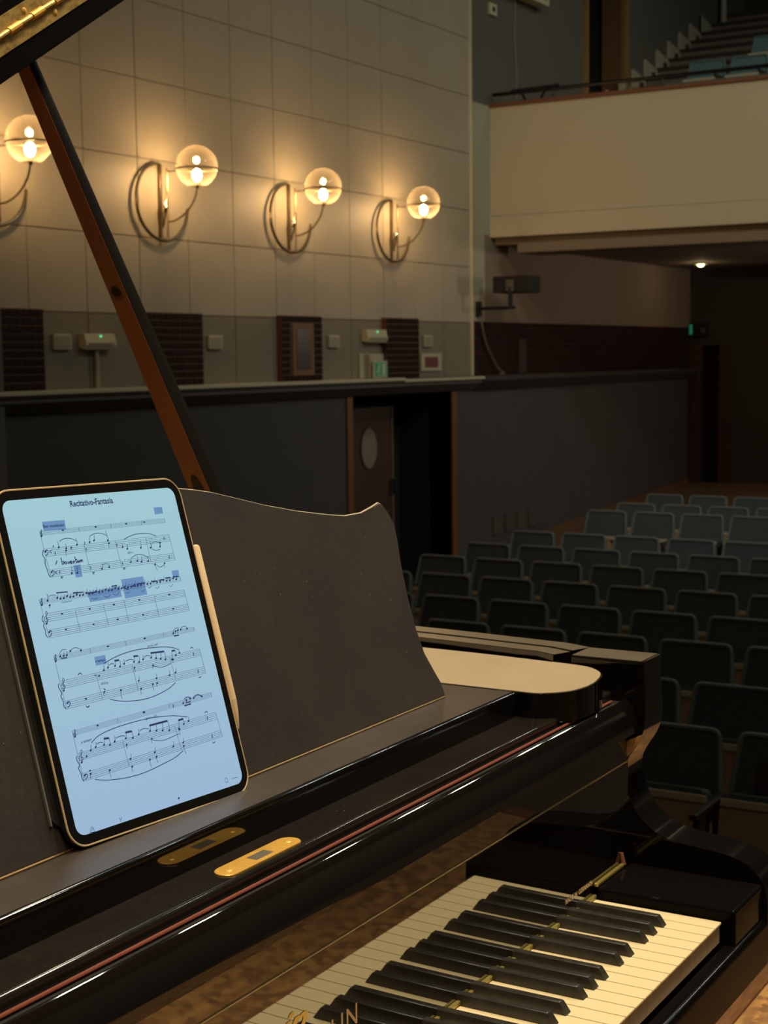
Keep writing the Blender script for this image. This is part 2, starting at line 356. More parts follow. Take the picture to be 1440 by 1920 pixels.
MB().tube([(13.46, 7.0, 3.375), (13.46, -5.8, 3.375)], .020, 8).build('handrail', mat('rail_black', (.012, .014, .017), .35, .6), rl)
for y in [6.3 - i * 1.2 for i in range(10)]: MB().tube([(13.46, y, 3.27), (13.46, y, 3.37)], .012, 8).build('post', MT['rail_black'], rl)
# balcony: side wall, doorway, stepped floor, stair skirting
bwl = MB(); bwl.box(XA + .0, 16.05, YW + .05, YW + .3, 1.95, 7.4); bwl.box(17.32, 24, YW + .05, YW + .3, 1.95, 7.4); bwl.box(16.05, 17.32, YW + .05, YW + .3, 5.9, 7.4); bwl.box(16.05, 17.32, YW + .05, YW + .3, 1.95, 2.7)
struct('wall_left.003', bwl, BALW, 'dark grey-green side wall above the balcony seats')
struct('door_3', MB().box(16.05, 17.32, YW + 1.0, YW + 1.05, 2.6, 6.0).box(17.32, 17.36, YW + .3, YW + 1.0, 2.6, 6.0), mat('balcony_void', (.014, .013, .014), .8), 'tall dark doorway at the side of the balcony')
struct('trim_12', MB().box(15.99, 16.06, YW + .0, YW + .3, 2.6, 6.0, .004), mat('gold_frame', (.26, .15, .055), .5), 'thin golden-brown frame left of the tall balcony doorway')
struct('trim_13', MB().box(17.28, 17.36, YW + .0, YW + .06, 2.6, 6.0, .004), MT['gold_frame'], 'golden-brown frame right of the tall balcony doorway')
struct('trim_15', MB().box(17.24, 17.318, YW + .06, YW + .33, 2.72, 5.89, .004), mat('reveal_wood', (.15, .075, .03), .5), 'wide brown inner jamb of the tall balcony doorway')
# steps
DX, DZ = .4305, .1895
for i in range(-9, 9):
    x = 17.552 + DX * i; zt = 4.257 + DZ * i - .24
    o = tag(MB().box(x, x + DX + .02, -6, YW + .05, zt - .35, zt, .004).build('balcony_step', STEP, None, False), None, 'step')
    MB().box(x - .012, x + DX, -6, YW + .05, zt - .045, zt + .004, .004).build('nosing', NOSE, o, False)
    o['kind'] = 'structure'; o['label'] = 'carpeted balcony step number %d up from the parapet' % (i + 10)
sk = MB()
for i in range(-6, 7):
    x = 17.552 + DX * i; zt = 4.257 + DZ * i
    sk.prism([(x, zt - .24), (x, zt), (x + DX, zt - .075), (x + DX, zt - .06 - .0), (x + DX, zt - .24 + .0)], 'y', YW + .02, YW + .055)
sk.prism([(20.135, 5.15), (20.135, 5.395), (21.3, 5.10), (21.3, 5.0)], 'y', YW + .015, YW + .055)
struct('baseboard_left', sk, SKIRT, 'pale zigzag skirting climbing the balcony stairs')
for i in range(-5, 6):
    x = 17.552 + DX * i; zt = 4.257 + DZ * i
    tag(MB().box(x + .20, x + .29, YW - .01, YW + .02, zt - .23, zt - .135, .004).build('step_light', mat('step_light_brown', (.05, .03, .02), .6), None, False), '%s little dark step light up the zigzag skirting' % ['lowest', 'second', 'third', 'fourth', 'fifth', 'sixth', 'seventh', 'eighth', 'ninth', 'tenth', 'topmost'][i + 5], 'step light', 'step lights along the balcony stairs')
struct('wall_back.001', MB().box(22.2, 22.4, -6, 7.3, 1.95, 7.4), mat('balcony_back', (.06, .052, .042), .9), 'dark back wall behind the top of the balcony')
struct('trim_14', MB().box(21.2, 21.32, 5.9, 7.05, 5.15, 5.26, .01), SKIRT, 'pale rail across the top of the balcony stairs')
# upright pale pipes near the stair top
tag(MB().tube([(20.9, 6.95, 5.2), (20.9, 6.95, 6.6)], .045, 10).build('stair_top_post', mat('post_pale', (.35, .34, .25), .5), None), 'pale upright post at the head of the balcony stairs', 'post')
# rest of the room, only hinted at in reflections
struct('ceiling.001', MB().box(-6, 24, -7, 7.3, 7.4, 7.5), CEILM, 'high ceiling of the concert hall')
struct('wall_right', MB().box(-6, 24, -7.2, -7.0, -1.9, 7.4), mat('far_side', (.10, .09, .07), .9), 'opposite side wall of the hall')
struct('wall_front', MB().box(-6.2, -6, -7, 7.3, -1.9, 7.4), mat('stage_back', (.05, .045, .04), .9), 'dark wall behind the stage')

# ------------------------------------------------------------------ things on the walls
GLASS = bpy.data.materials.new('globe_glass'); GLASS.use_nodes = True; nt = GLASS.node_tree; nt.nodes.clear(); N = nt.nodes.new; K = nt.links.new
out = N('ShaderNodeOutputMaterial'); tr = N('ShaderNodeBsdfTransparent'); tr.inputs[0].default_value = (1, .96, .88, 1); gl = N('ShaderNodeBsdfGlossy'); gl.inputs['Roughness'].default_value = .02
tl = N('ShaderNodeBsdfTranslucent'); tl.inputs[0].default_value = (1, .82, .58, 1); fr = N('ShaderNodeLayerWeight'); fr.inputs[0].default_value = .25
m1 = N('ShaderNodeMixShader'); m2 = N('ShaderNodeMixShader'); mr = N('ShaderNodeMapRange'); mr.inputs[1].default_value = 0; mr.inputs[2].default_value = 1; mr.inputs[3].default_value = .010; mr.inputs[4].default_value = .17
K(fr.outputs['Facing'], mr.inputs[0]); K(mr.outputs[0], m1.inputs[0]); K(tr.outputs[0], m1.inputs[1]); K(tl.outputs[0], m1.inputs[2])
m2.inputs[0].default_value = .06; K(m1.outputs[0], m2.inputs[1]); K(gl.outputs[0], m2.inputs[2]); K(m2.outputs[0], out.inputs[0])
BULB = mat('bulb_glow', (1, .8, .4), .4, emit=(1, .63, .29), estr=330)
SMC = mat('sconce_metal', (.20, .15, .09), .3, .85)
def sconce(x, label):
    t = thing('wall_sconce', label, 'wall lamp', (x, YW, 1.52), 'globe wall sconces on the clad wall', local=True)
    MB().box(-.020, .004, -.028, -.001, 0, .58, .005).build('wall_plate', SMC, t)
    # open ring standing just off the wall
    a0 = 95; ring = [(.295 * math.cos(math.radians(a0 + i * 7)) * 1.04 - .01, -.022 - .02 * math.sin(math.radians(i * 3.5)), .29 + .29 * math.sin(math.radians(a0 + i * 7))) for i in range(38)]
    MB().tube(ring, .0125, 8).build('ring', SMC, t)
    MB().tube([(.0, -.075, .02), (.0, -.075, .54)], .009, 8).build('rod', SMC, t)
    MB().sphere((-.005, -.055, .24), .034, 16, (.8, .8, 1.2)).tube([(-.005, -.03, .10), (-.005, -.055, .24), (0, -.075, .33)], [.012, .02, .01], 8).build('knuckle', CHROME, t)
    GC = Vector((0, -.36, .535))
    arm = smooth_path([(0, -.075, .14), (0, -.15, .15), (0, -.25, .20), (0, -.33, .29), (0, -.36, .375)], 5)
    MB().tube(arm, .007, 8).build('arm', SMC, t)
    MB().tube([(0, -.36, .372), (0, -.36, .40)], [.012, .020], 14).tube([(0, -.36, .400), (0, -.36, .415)], [.022, .043], 20).build('socket', CHROME, t)
    MB().sphere(GC, .155, 32).build('glass_globe', GLASS, t)
    eq = [(GC.x + .158 * math.cos(a), GC.y + .158 * math.sin(a), GC.z - .02) for a in [2 * PI * i / 40 for i in range(40)]]
    MB().tube(eq, .007, 6, True).tube([(0, -.205, .515), (0, -.075, .515)], .0045, 6).build('equator_ring', SMC, t)
    MB().sphere((0, -.36, .470), .034, 16, (1, 1, 1.35)).build('bulb', BULB, t)
    return t
s0 = sconce(7.80, 'glass globe wall sconce just right of the lid prop')
for x, lb in ((6.03, 'glass globe wall sconce cut by the left edge, left of the lid prop'), (9.54, 'glass globe wall sconce above the tiled panel with the framed opening'), (11.28, 'glass globe wall sconce nearest the balcony')):
    c = copy_tree(s0); c.location = (x, YW, 1.52); c['label'] = lb

PLAST = mat('plastic_cream', (.42, .40, .29), .5); PLASTG = mat('plastic_grey', (.27, .25, .19), .5)
for x0, x1, z0, z1, lb in ((6.56, 6.74, .70, .81, 'square cream wall box left of the first emergency light'), (8.345, 8.525, .70, .81, 'square cream wall box right of the half-hidden tiled panel'), (10.12, 10.29, .71, .82, 'square cream wall box right of the tiled panel with the opening'), (11.87, 12.04, .715, .83, 'small cream wall box above the red sign')):
    t = thing('wall_box', lb, 'wall box', ((x0 + x1) / 2, YW, z0), 'cream boxes on the grey dado')
    MB().box(x0, x1, YW - .03, YW, z0, z1, .005).build('case', PLAST, t); MB().box(x0 + .02, x1 - .02, YW - .034, YW - .03, z0 + .015, z1 - .015, .002).build('cover', PLASTG, t)
def emlight(x0, x1, z0, z1, lb, pipe):
    t = thing('emergency_light', lb, 'emergency light', ((x0 + x1) / 2, YW, z0))
    MB().prism([(YW, z0 + .01), (YW - .06, z0), (YW - .075, z0 + .03), (YW - .055, z1), (YW, z1)], 'x', x0, x1, .004).build('housing', PLAST, t)
    MB().box(x0 + .03, x1 - .03, YW - .080, YW - .074, z0 + .035, z0 + .05, .001).build('slot', PLASTG, t)
    MB().sphere(((x0 + x1) / 2, YW - .068, z1 - .02), .008, 10).build('green_lamp', mat('green_led', (.1, .6, .3), .4, emit=(.08, .8, .35), estr=1.2), t)
    if pipe: MB().tube([((x0 + x1) / 2, YW - .02, z0), ((x0 + x1) / 2, YW - .02, .42)], .017, 8).build('cable_pipe', PLAST, t)
emlight(6.84, 7.17, .70, .815, 'cream emergency light with green lamp on a cable pipe', True)
emlight(10.72, 11.08, .755, .875, 'cream emergency light above the green exit sign', False)
t = thing('exit_sign', 'green and white running-person sign on a cream board on the ledge', 'sign', (10.88, YW, .42))
MB().box(10.66, 11.09, YW - .02, YW, .425, .65, .003).build('board', PLAST, t)
MB().box(10.80, 11.06, YW - .075, YW - .055, .425, .585, .003).build('sign_frame', PLAST, t)
MB().box(10.825, 11.04, YW - .078, YW - .075, .44, .57).build('green_face', mat('sign_green', (.015, .13, .07), .5, emit=(.01, .10, .05), estr=.5), t)
wp = mat('sign_white', (.5, .55, .42), .5)
fig = MB(); fig.sphere((10.905, YW - .079, .555), .011, 8, (1, .15, 1)); fig.tube([(10.9, YW - .079, .54), (10.89, YW - .079, .50)], .009, 6); fig.tube([(10.89, YW - .079, .50), (10.905, YW - .079, .475), (10.895, YW - .079, .45)], .006, 6); fig.tube([(10.89, YW - .079, .50), (10.87, YW - .079, .48), (10.85, YW - .079, .48)], .006, 6); fig.tube([(10.92, YW - .079, .515), (10.90, YW - .079, .53), (10.875, YW - .079, .515)], .005, 6)
fig.box(10.96, 11.01, YW - .080, YW - .078, .45, .56)
fig.build('running_figure', wp, t)
MB().box(10.74, 10.765, YW - .07, YW - .02, .425, .645, .003).build('side_post', PLASTG, t)
t = thing('wall_notice', 'dark red notice in a cream frame near the corner', 'sign', (12.03, YW, .47))
MB().box(11.82, 12.24, YW - .02, YW, .475, .65, .003).build('frame', PLAST, t)
MB().box(11.89, 12.16, YW - .023, YW - .02, .51, .615).build('red_face', mat('notice_red', (.14, .035, .03), .5), t)

# loudspeaker on its wall arm
DK = mat('speaker_black', (.005, .005, .005), .8)
t = thing('wall_speaker', 'black loudspeaker on a jointed arm at the corner under the balcony', 'loudspeaker', (13.08, YW, 1.1))
MB().box(13.03, 13.13, YW - .03, YW, 1.03, 1.19, .004).build('wall_bracket', DK, t)
MB().tube([(13.08, 7.0, 1.115), (13.08, 6.56, 1.115)], .018, 8).tube([(13.0, 6.575, 1.10), (13.0, 6.575, 1.34)], .026, 8).build('arm', DK, t)
MB().box(13.0, 13.32, 6.38, 6.78, 1.27, 1.44, .008).build('cabinet', DK, t)
MB().sphere((13.0, 6.575, 1.33), .03, 12).box(12.98, 13.01, 6.53, 6.62, 1.28, 1.40, .003).build('joint', mat('joint_grey', (.10, .09, .08), .4, .6), t)
cab = smooth_path([(13.09, YW - .03, 1.04), (13.10, YW - .05, .9), (13.2, YW - .05, .72), (13.42, YW - .06, .50), (13.5, YW - .10, .43), (13.36, YW - .12, .42)], 6)
tag(MB().tube(cab, .009, 6).build('loose_cable', mat('cable_pink', (.16, .11, .085), .6), None), 'pale cable hanging from the loudspeaker bracket down to the ledge', 'cable')

# balcony wall fittings
t = thing('wall_light_box', 'pale wall light fitting at the top edge above the balcony', 'lamp', (14.2, YW, 4.5))
LB = mat('fitting_pale', (.55, .54, .38), .5)
MB().box(13.35, 14.70, YW - .10, YW + .05, 4.50, 4.95, .01).build('housing', LB, t)
MB().box(13.42, 14.62, YW - .12, YW - .10, 4.56, 4.9, .004).build('diffuser', mat('fitting_face', (.42, .42, .33), .5), t)
t = thing('wall_switch', 'small pale square switch with a dark middle above the balcony end', 'switch', (13.53, YW, 4.22))
MB().box(13.46, 13.62, YW + .02, YW + .052, 4.22, 4.34, .004).build('plate', LB, t); MB().box(13.51, 13.57, YW + .015, YW + .022, 4.255, 4.305, .002).build('rocker', DK, t)
tag(MB().tube([(14.1, YW + .04, 4.5), (14.08, YW + .04, 4.1), (14.13, YW + .04, 3.7), (14.1, YW + .04, 3.3)], .012, 6).build('hanging_cable', mat('cable_olive', (.17, .165, .12), .6), None), 'thin cable running down the balcony wall from the light fitting', 'cable')
# little stand things behind the rail
t = thing('folded_stand', 'small dark folded stand at the left end of the balcony rail', 'stand', (13.62, 6.6, 3.0))
MB().tube([(13.62, 6.75, 2.9), (13.62, 6.45, 3.42)], .014, 6).tube([(13.62, 6.45, 2.9), (13.62, 6.75, 3.42)], .014, 6).tube([(13.62, 6.85, 3.42), (13.62, 6.30, 3.43)], .022, 6).build('crossed_legs', DK, t)
# ceiling lamp under the balcony
t = thing('downlight', 'glowing round downlight in the ceiling under the balcony', 'lamp', (18.2, 6.33, 1.8))
MB().tube([(18.2, 6.33, 1.80), (18.2, 6.33, 1.775)], [.10, .09], 20).build('trim_ring', PLAST, t)
MB().sphere((18.2, 6.33, 1.785), .05, 14, (1, 1, .8)).build('bulb', mat('under_balcony_light', (1, .9, .5), .4, emit=(1, .85, .35), estr=9), t)
lamp('under_balcony_light', 'POINT', (18.2, 6.33, 1.68), 1.6, (1, .75, .4), size=.05)
lamp('under_balcony_light', 'SPOT', (19.0, 3.0, 1.45), 9, (1, .62, .34), (17.6, 6.9, 0), .06, 120, .8)  # separate spot away from the downlight, aimed at the side wall
t = thing('green_exit_lamp', 'small green exit lamp beside a dark fitting above the far doorway', 'sign', (19.6, 6.85, .85))
MB().box(19.60, 19.70, 6.72, 6.99, .84, 1.04, .01).build('housing', DK, t)
MB().box(19.596, 19.60, 6.93, 6.975, .88, 1.02).build('green_face', mat('exit_green', (.02, .2, .1), .5, emit=(.01, .14, .07), estr=.6), t)
MB().box(19.596, 19.60, 6.74, 6.80, .90, .97).build('pale_face', mat('exit_pale', (.10, .10, .09), .5), t)
# floor-level sockets on the lower wall
for i in range(4):
    t = tag(MB().box(13.4 + i * .30, 13.56 + i * .30, YW - .02, YW, -1.33, -1.12, .003).build('wall_socket', mat('socket_grey', (.075, .07, .06), .6), None), ['first', 'second', 'third', 'fourth'][i] + ' from the left of the faint grey sockets low on the wall', 'socket', 'sockets low on the side wall')

# ------------------------------------------------------------------ theatre seats
TEAL = mat('teal_upholstery', (.062, .078, .080), .85, noise=(30, (.050, .064, .066), .35, .65, (1, 1, 1)))
PIPE = mat('lit_teal_piping', (.15, .175, .17), .8)  # piping paler than the cover: overhead light on the edges put into its colour
PLY = mat('seat_ply_edge', (.42, .36, .24), .5); PLYB = mat('seat_underside', (.34, .22, .13), .5); STD = mat('seat_standard', (.025, .018, .015), .5)
def trap(w0, w1, z0, z1, r, n=5):
    """rounded trapezium outline (y,z): w0 at the foot, w1 at the top"""
    c = [(-w0 / 2, z0), (w0 / 2, z0), (w1 / 2, z1), (-w1 / 2, z1)]; out = []
    for i in range(4):
        p = Vector(c[i]); a = (Vector(c[i - 1]) - p).normalized(); b = (Vector(c[(i + 1) % 4]) - p).normalized()
        s, e = p + a * r, p + b * r
        for k in range(n + 1):
            t = k / n; out.append(tuple((1 - t) ** 2 * s + 2 * t * (1 - t) * p + t * t * e))
    return out
TILT = Matrix.Rotation(math.radians(15), 4, 'Y')
def seat_proto():
    t = thing('theatre_seat', 'x', 'seat', (0, 0, 0), 'teal theatre seats in the stalls', local=True)
    z0, z1 = .40, .78
    o = trap(.478, .405, 0, z1 - z0, .035)
    mb = MB(); mb.prism(o, 'x', 0, .055, .012); mb.xf(Matrix.Translation((-.015, 0, z0)) @ TILT); mb.build('backrest', TEAL, t, ang=.3)
    mb = MB(); mb.tube([(-.004, p[0] * 1.005, p[1] * 1.002) for p in o], .0115, 6, True); mb.xf(Matrix.Translation((-.012, 0, z0)) @ TILT); mb.build('piping', PIPE, t)
    mb = MB(); mb.prism(trap(.44, .44, 0, .40, .03), 'x', 0, .075, .015); mb.xf(Matrix.Translation((-.20, 0, .165)) @ Matrix.Rotation(math.radians(12), 4, 'Y')); mb.build('seat_cushion', TEAL, t, ang=.3)
    mb = MB(); mb.prism(trap(.45, .45, 0, .372, .02), 'x', -.014, -.001); mb.xf(Matrix.Translation((-.20, 0, .165)) @ Matrix.Rotation(math.radians(12), 4, 'Y')); mb.build('seat_underside', PLYB, t, False)
    mb = MB(); mb.box(-.026, -.012, -.222, .222, .345, .378, .004); mb.xf(Matrix.Translation((-.20, 0, .165)) @ Matrix.Rotation(math.radians(12), 4, 'Y')); mb.build('front_edge', PLY, t)
    for s in (-1,):
        mb = MB(); mb.box(-.40, -.02, s * .2535 - .020, s * .2535 + .020, .50, .53, .008); mb.build('armrest', STD, t)
        mb = MB(); mb.box(-.36, -.30, s * .2535 - .014, s * .2535 + .014, 0, .50, .004).box(-.12, -.04, s * .2535 - .014, s * .2535 + .014, 0, .50, .004).box(-.40, 0, s * .2535 - .02, s * .2535 + .02, 0, .02, .003); mb.build('leg', STD, t)
    return t
ORD = ['first', 'second', 'third', 'fourth', 'fifth', 'sixth', 'seventh', 'eighth', 'ninth', 'tenth', 'eleventh', 'twelfth', 'thirteenth', 'fourteenth', 'fifteenth', 'sixteenth']
sp = seat_proto(); first = True; PITCH = .5075
rows = [(4.80, 5.345, -1.78), (5.69, 5.35, -1.78), (6.72, 5.408, -1.78), (7.58, 5.41, -1.78), (8.51, 5.447, -1.78), (9.45, 5.47, -1.78), (10.35, 5.51, -1.78), (11.34, 5.54, -1.78), (13.12, 5.545, -1.75), (13.95, 5.55, -1.75), (14.95, 5.60, -1.74)]
def visible(x, y, z):
    d = Vector((x, y, z)) - M.translation; f = d.dot(fwd); return 720 + 2898.9 * d.dot(right) / f, 960 + 2898.9 * d.dot(down) / f
for r, (x, yb, zf) in enumerate(rows):
    for k in range(0, 13):
        y = yb - k * PITCH
        u, v = visible(x, y, -1.05)
        if u > 1560 or u < 560: continue
        o = sp if first else copy_tree(sp); first = False
        o.location = (x - .088, y, zf)
        o['label'] = 'teal tip-up seat, %s from the left aisle, %s row from the stage' % (ORD[k], ORD[r])
        if r == 0 and k == 8:
            mb = MB().box(-.008, -.003, -.12, .12, .06, .27, .002); mb.xf(Matrix.Translation((-.020, 0, .40)) @ TILT)
            tag(mb.build('back_patch', mat('red_patch', (.035, .017, .016), .7), o), 'dull red-brown rectangular patch on the backrest')
# balcony seats
BLUE = mat('balcony_blue', (.085, .16, .175), .85, noise=(30, (.065, .13, .145), .35, .65, (1, 1, 1)))
bs = seat_proto(); bs['group'] = 'blue theatre seats on the balcony'
for ch in bs.children:
    if ch.name.split('.')[0] in ('backrest', 'seat_cushion'): ch.data.materials[0] = BLUE
    if ch.name.split('.')[0] == 'piping': ch.data.materials[0] = BLUE
firstb = True
for r, x in enumerate((14.53, 15.39, 16.25, 17.11, 17.97, 18.83)):
    zf = 4.017 + DZ * math.floor((x - .2 - 17.552) / DX)
    for k in range(7):
        y = (5.62, 5.62, 5.62, 5.12, 5.10, 4.9)[r] - k * PITCH
        u, v = visible(x, y, zf + .7)
        if u > 1530: continue
        o = bs if firstb else copy_tree(bs); firstb = False
        o.location = (x, y, zf); o['label'] = 'blue balcony seat, %s from the stairs, %s balcony row from the rail' % (ORD[k], ORD[r])

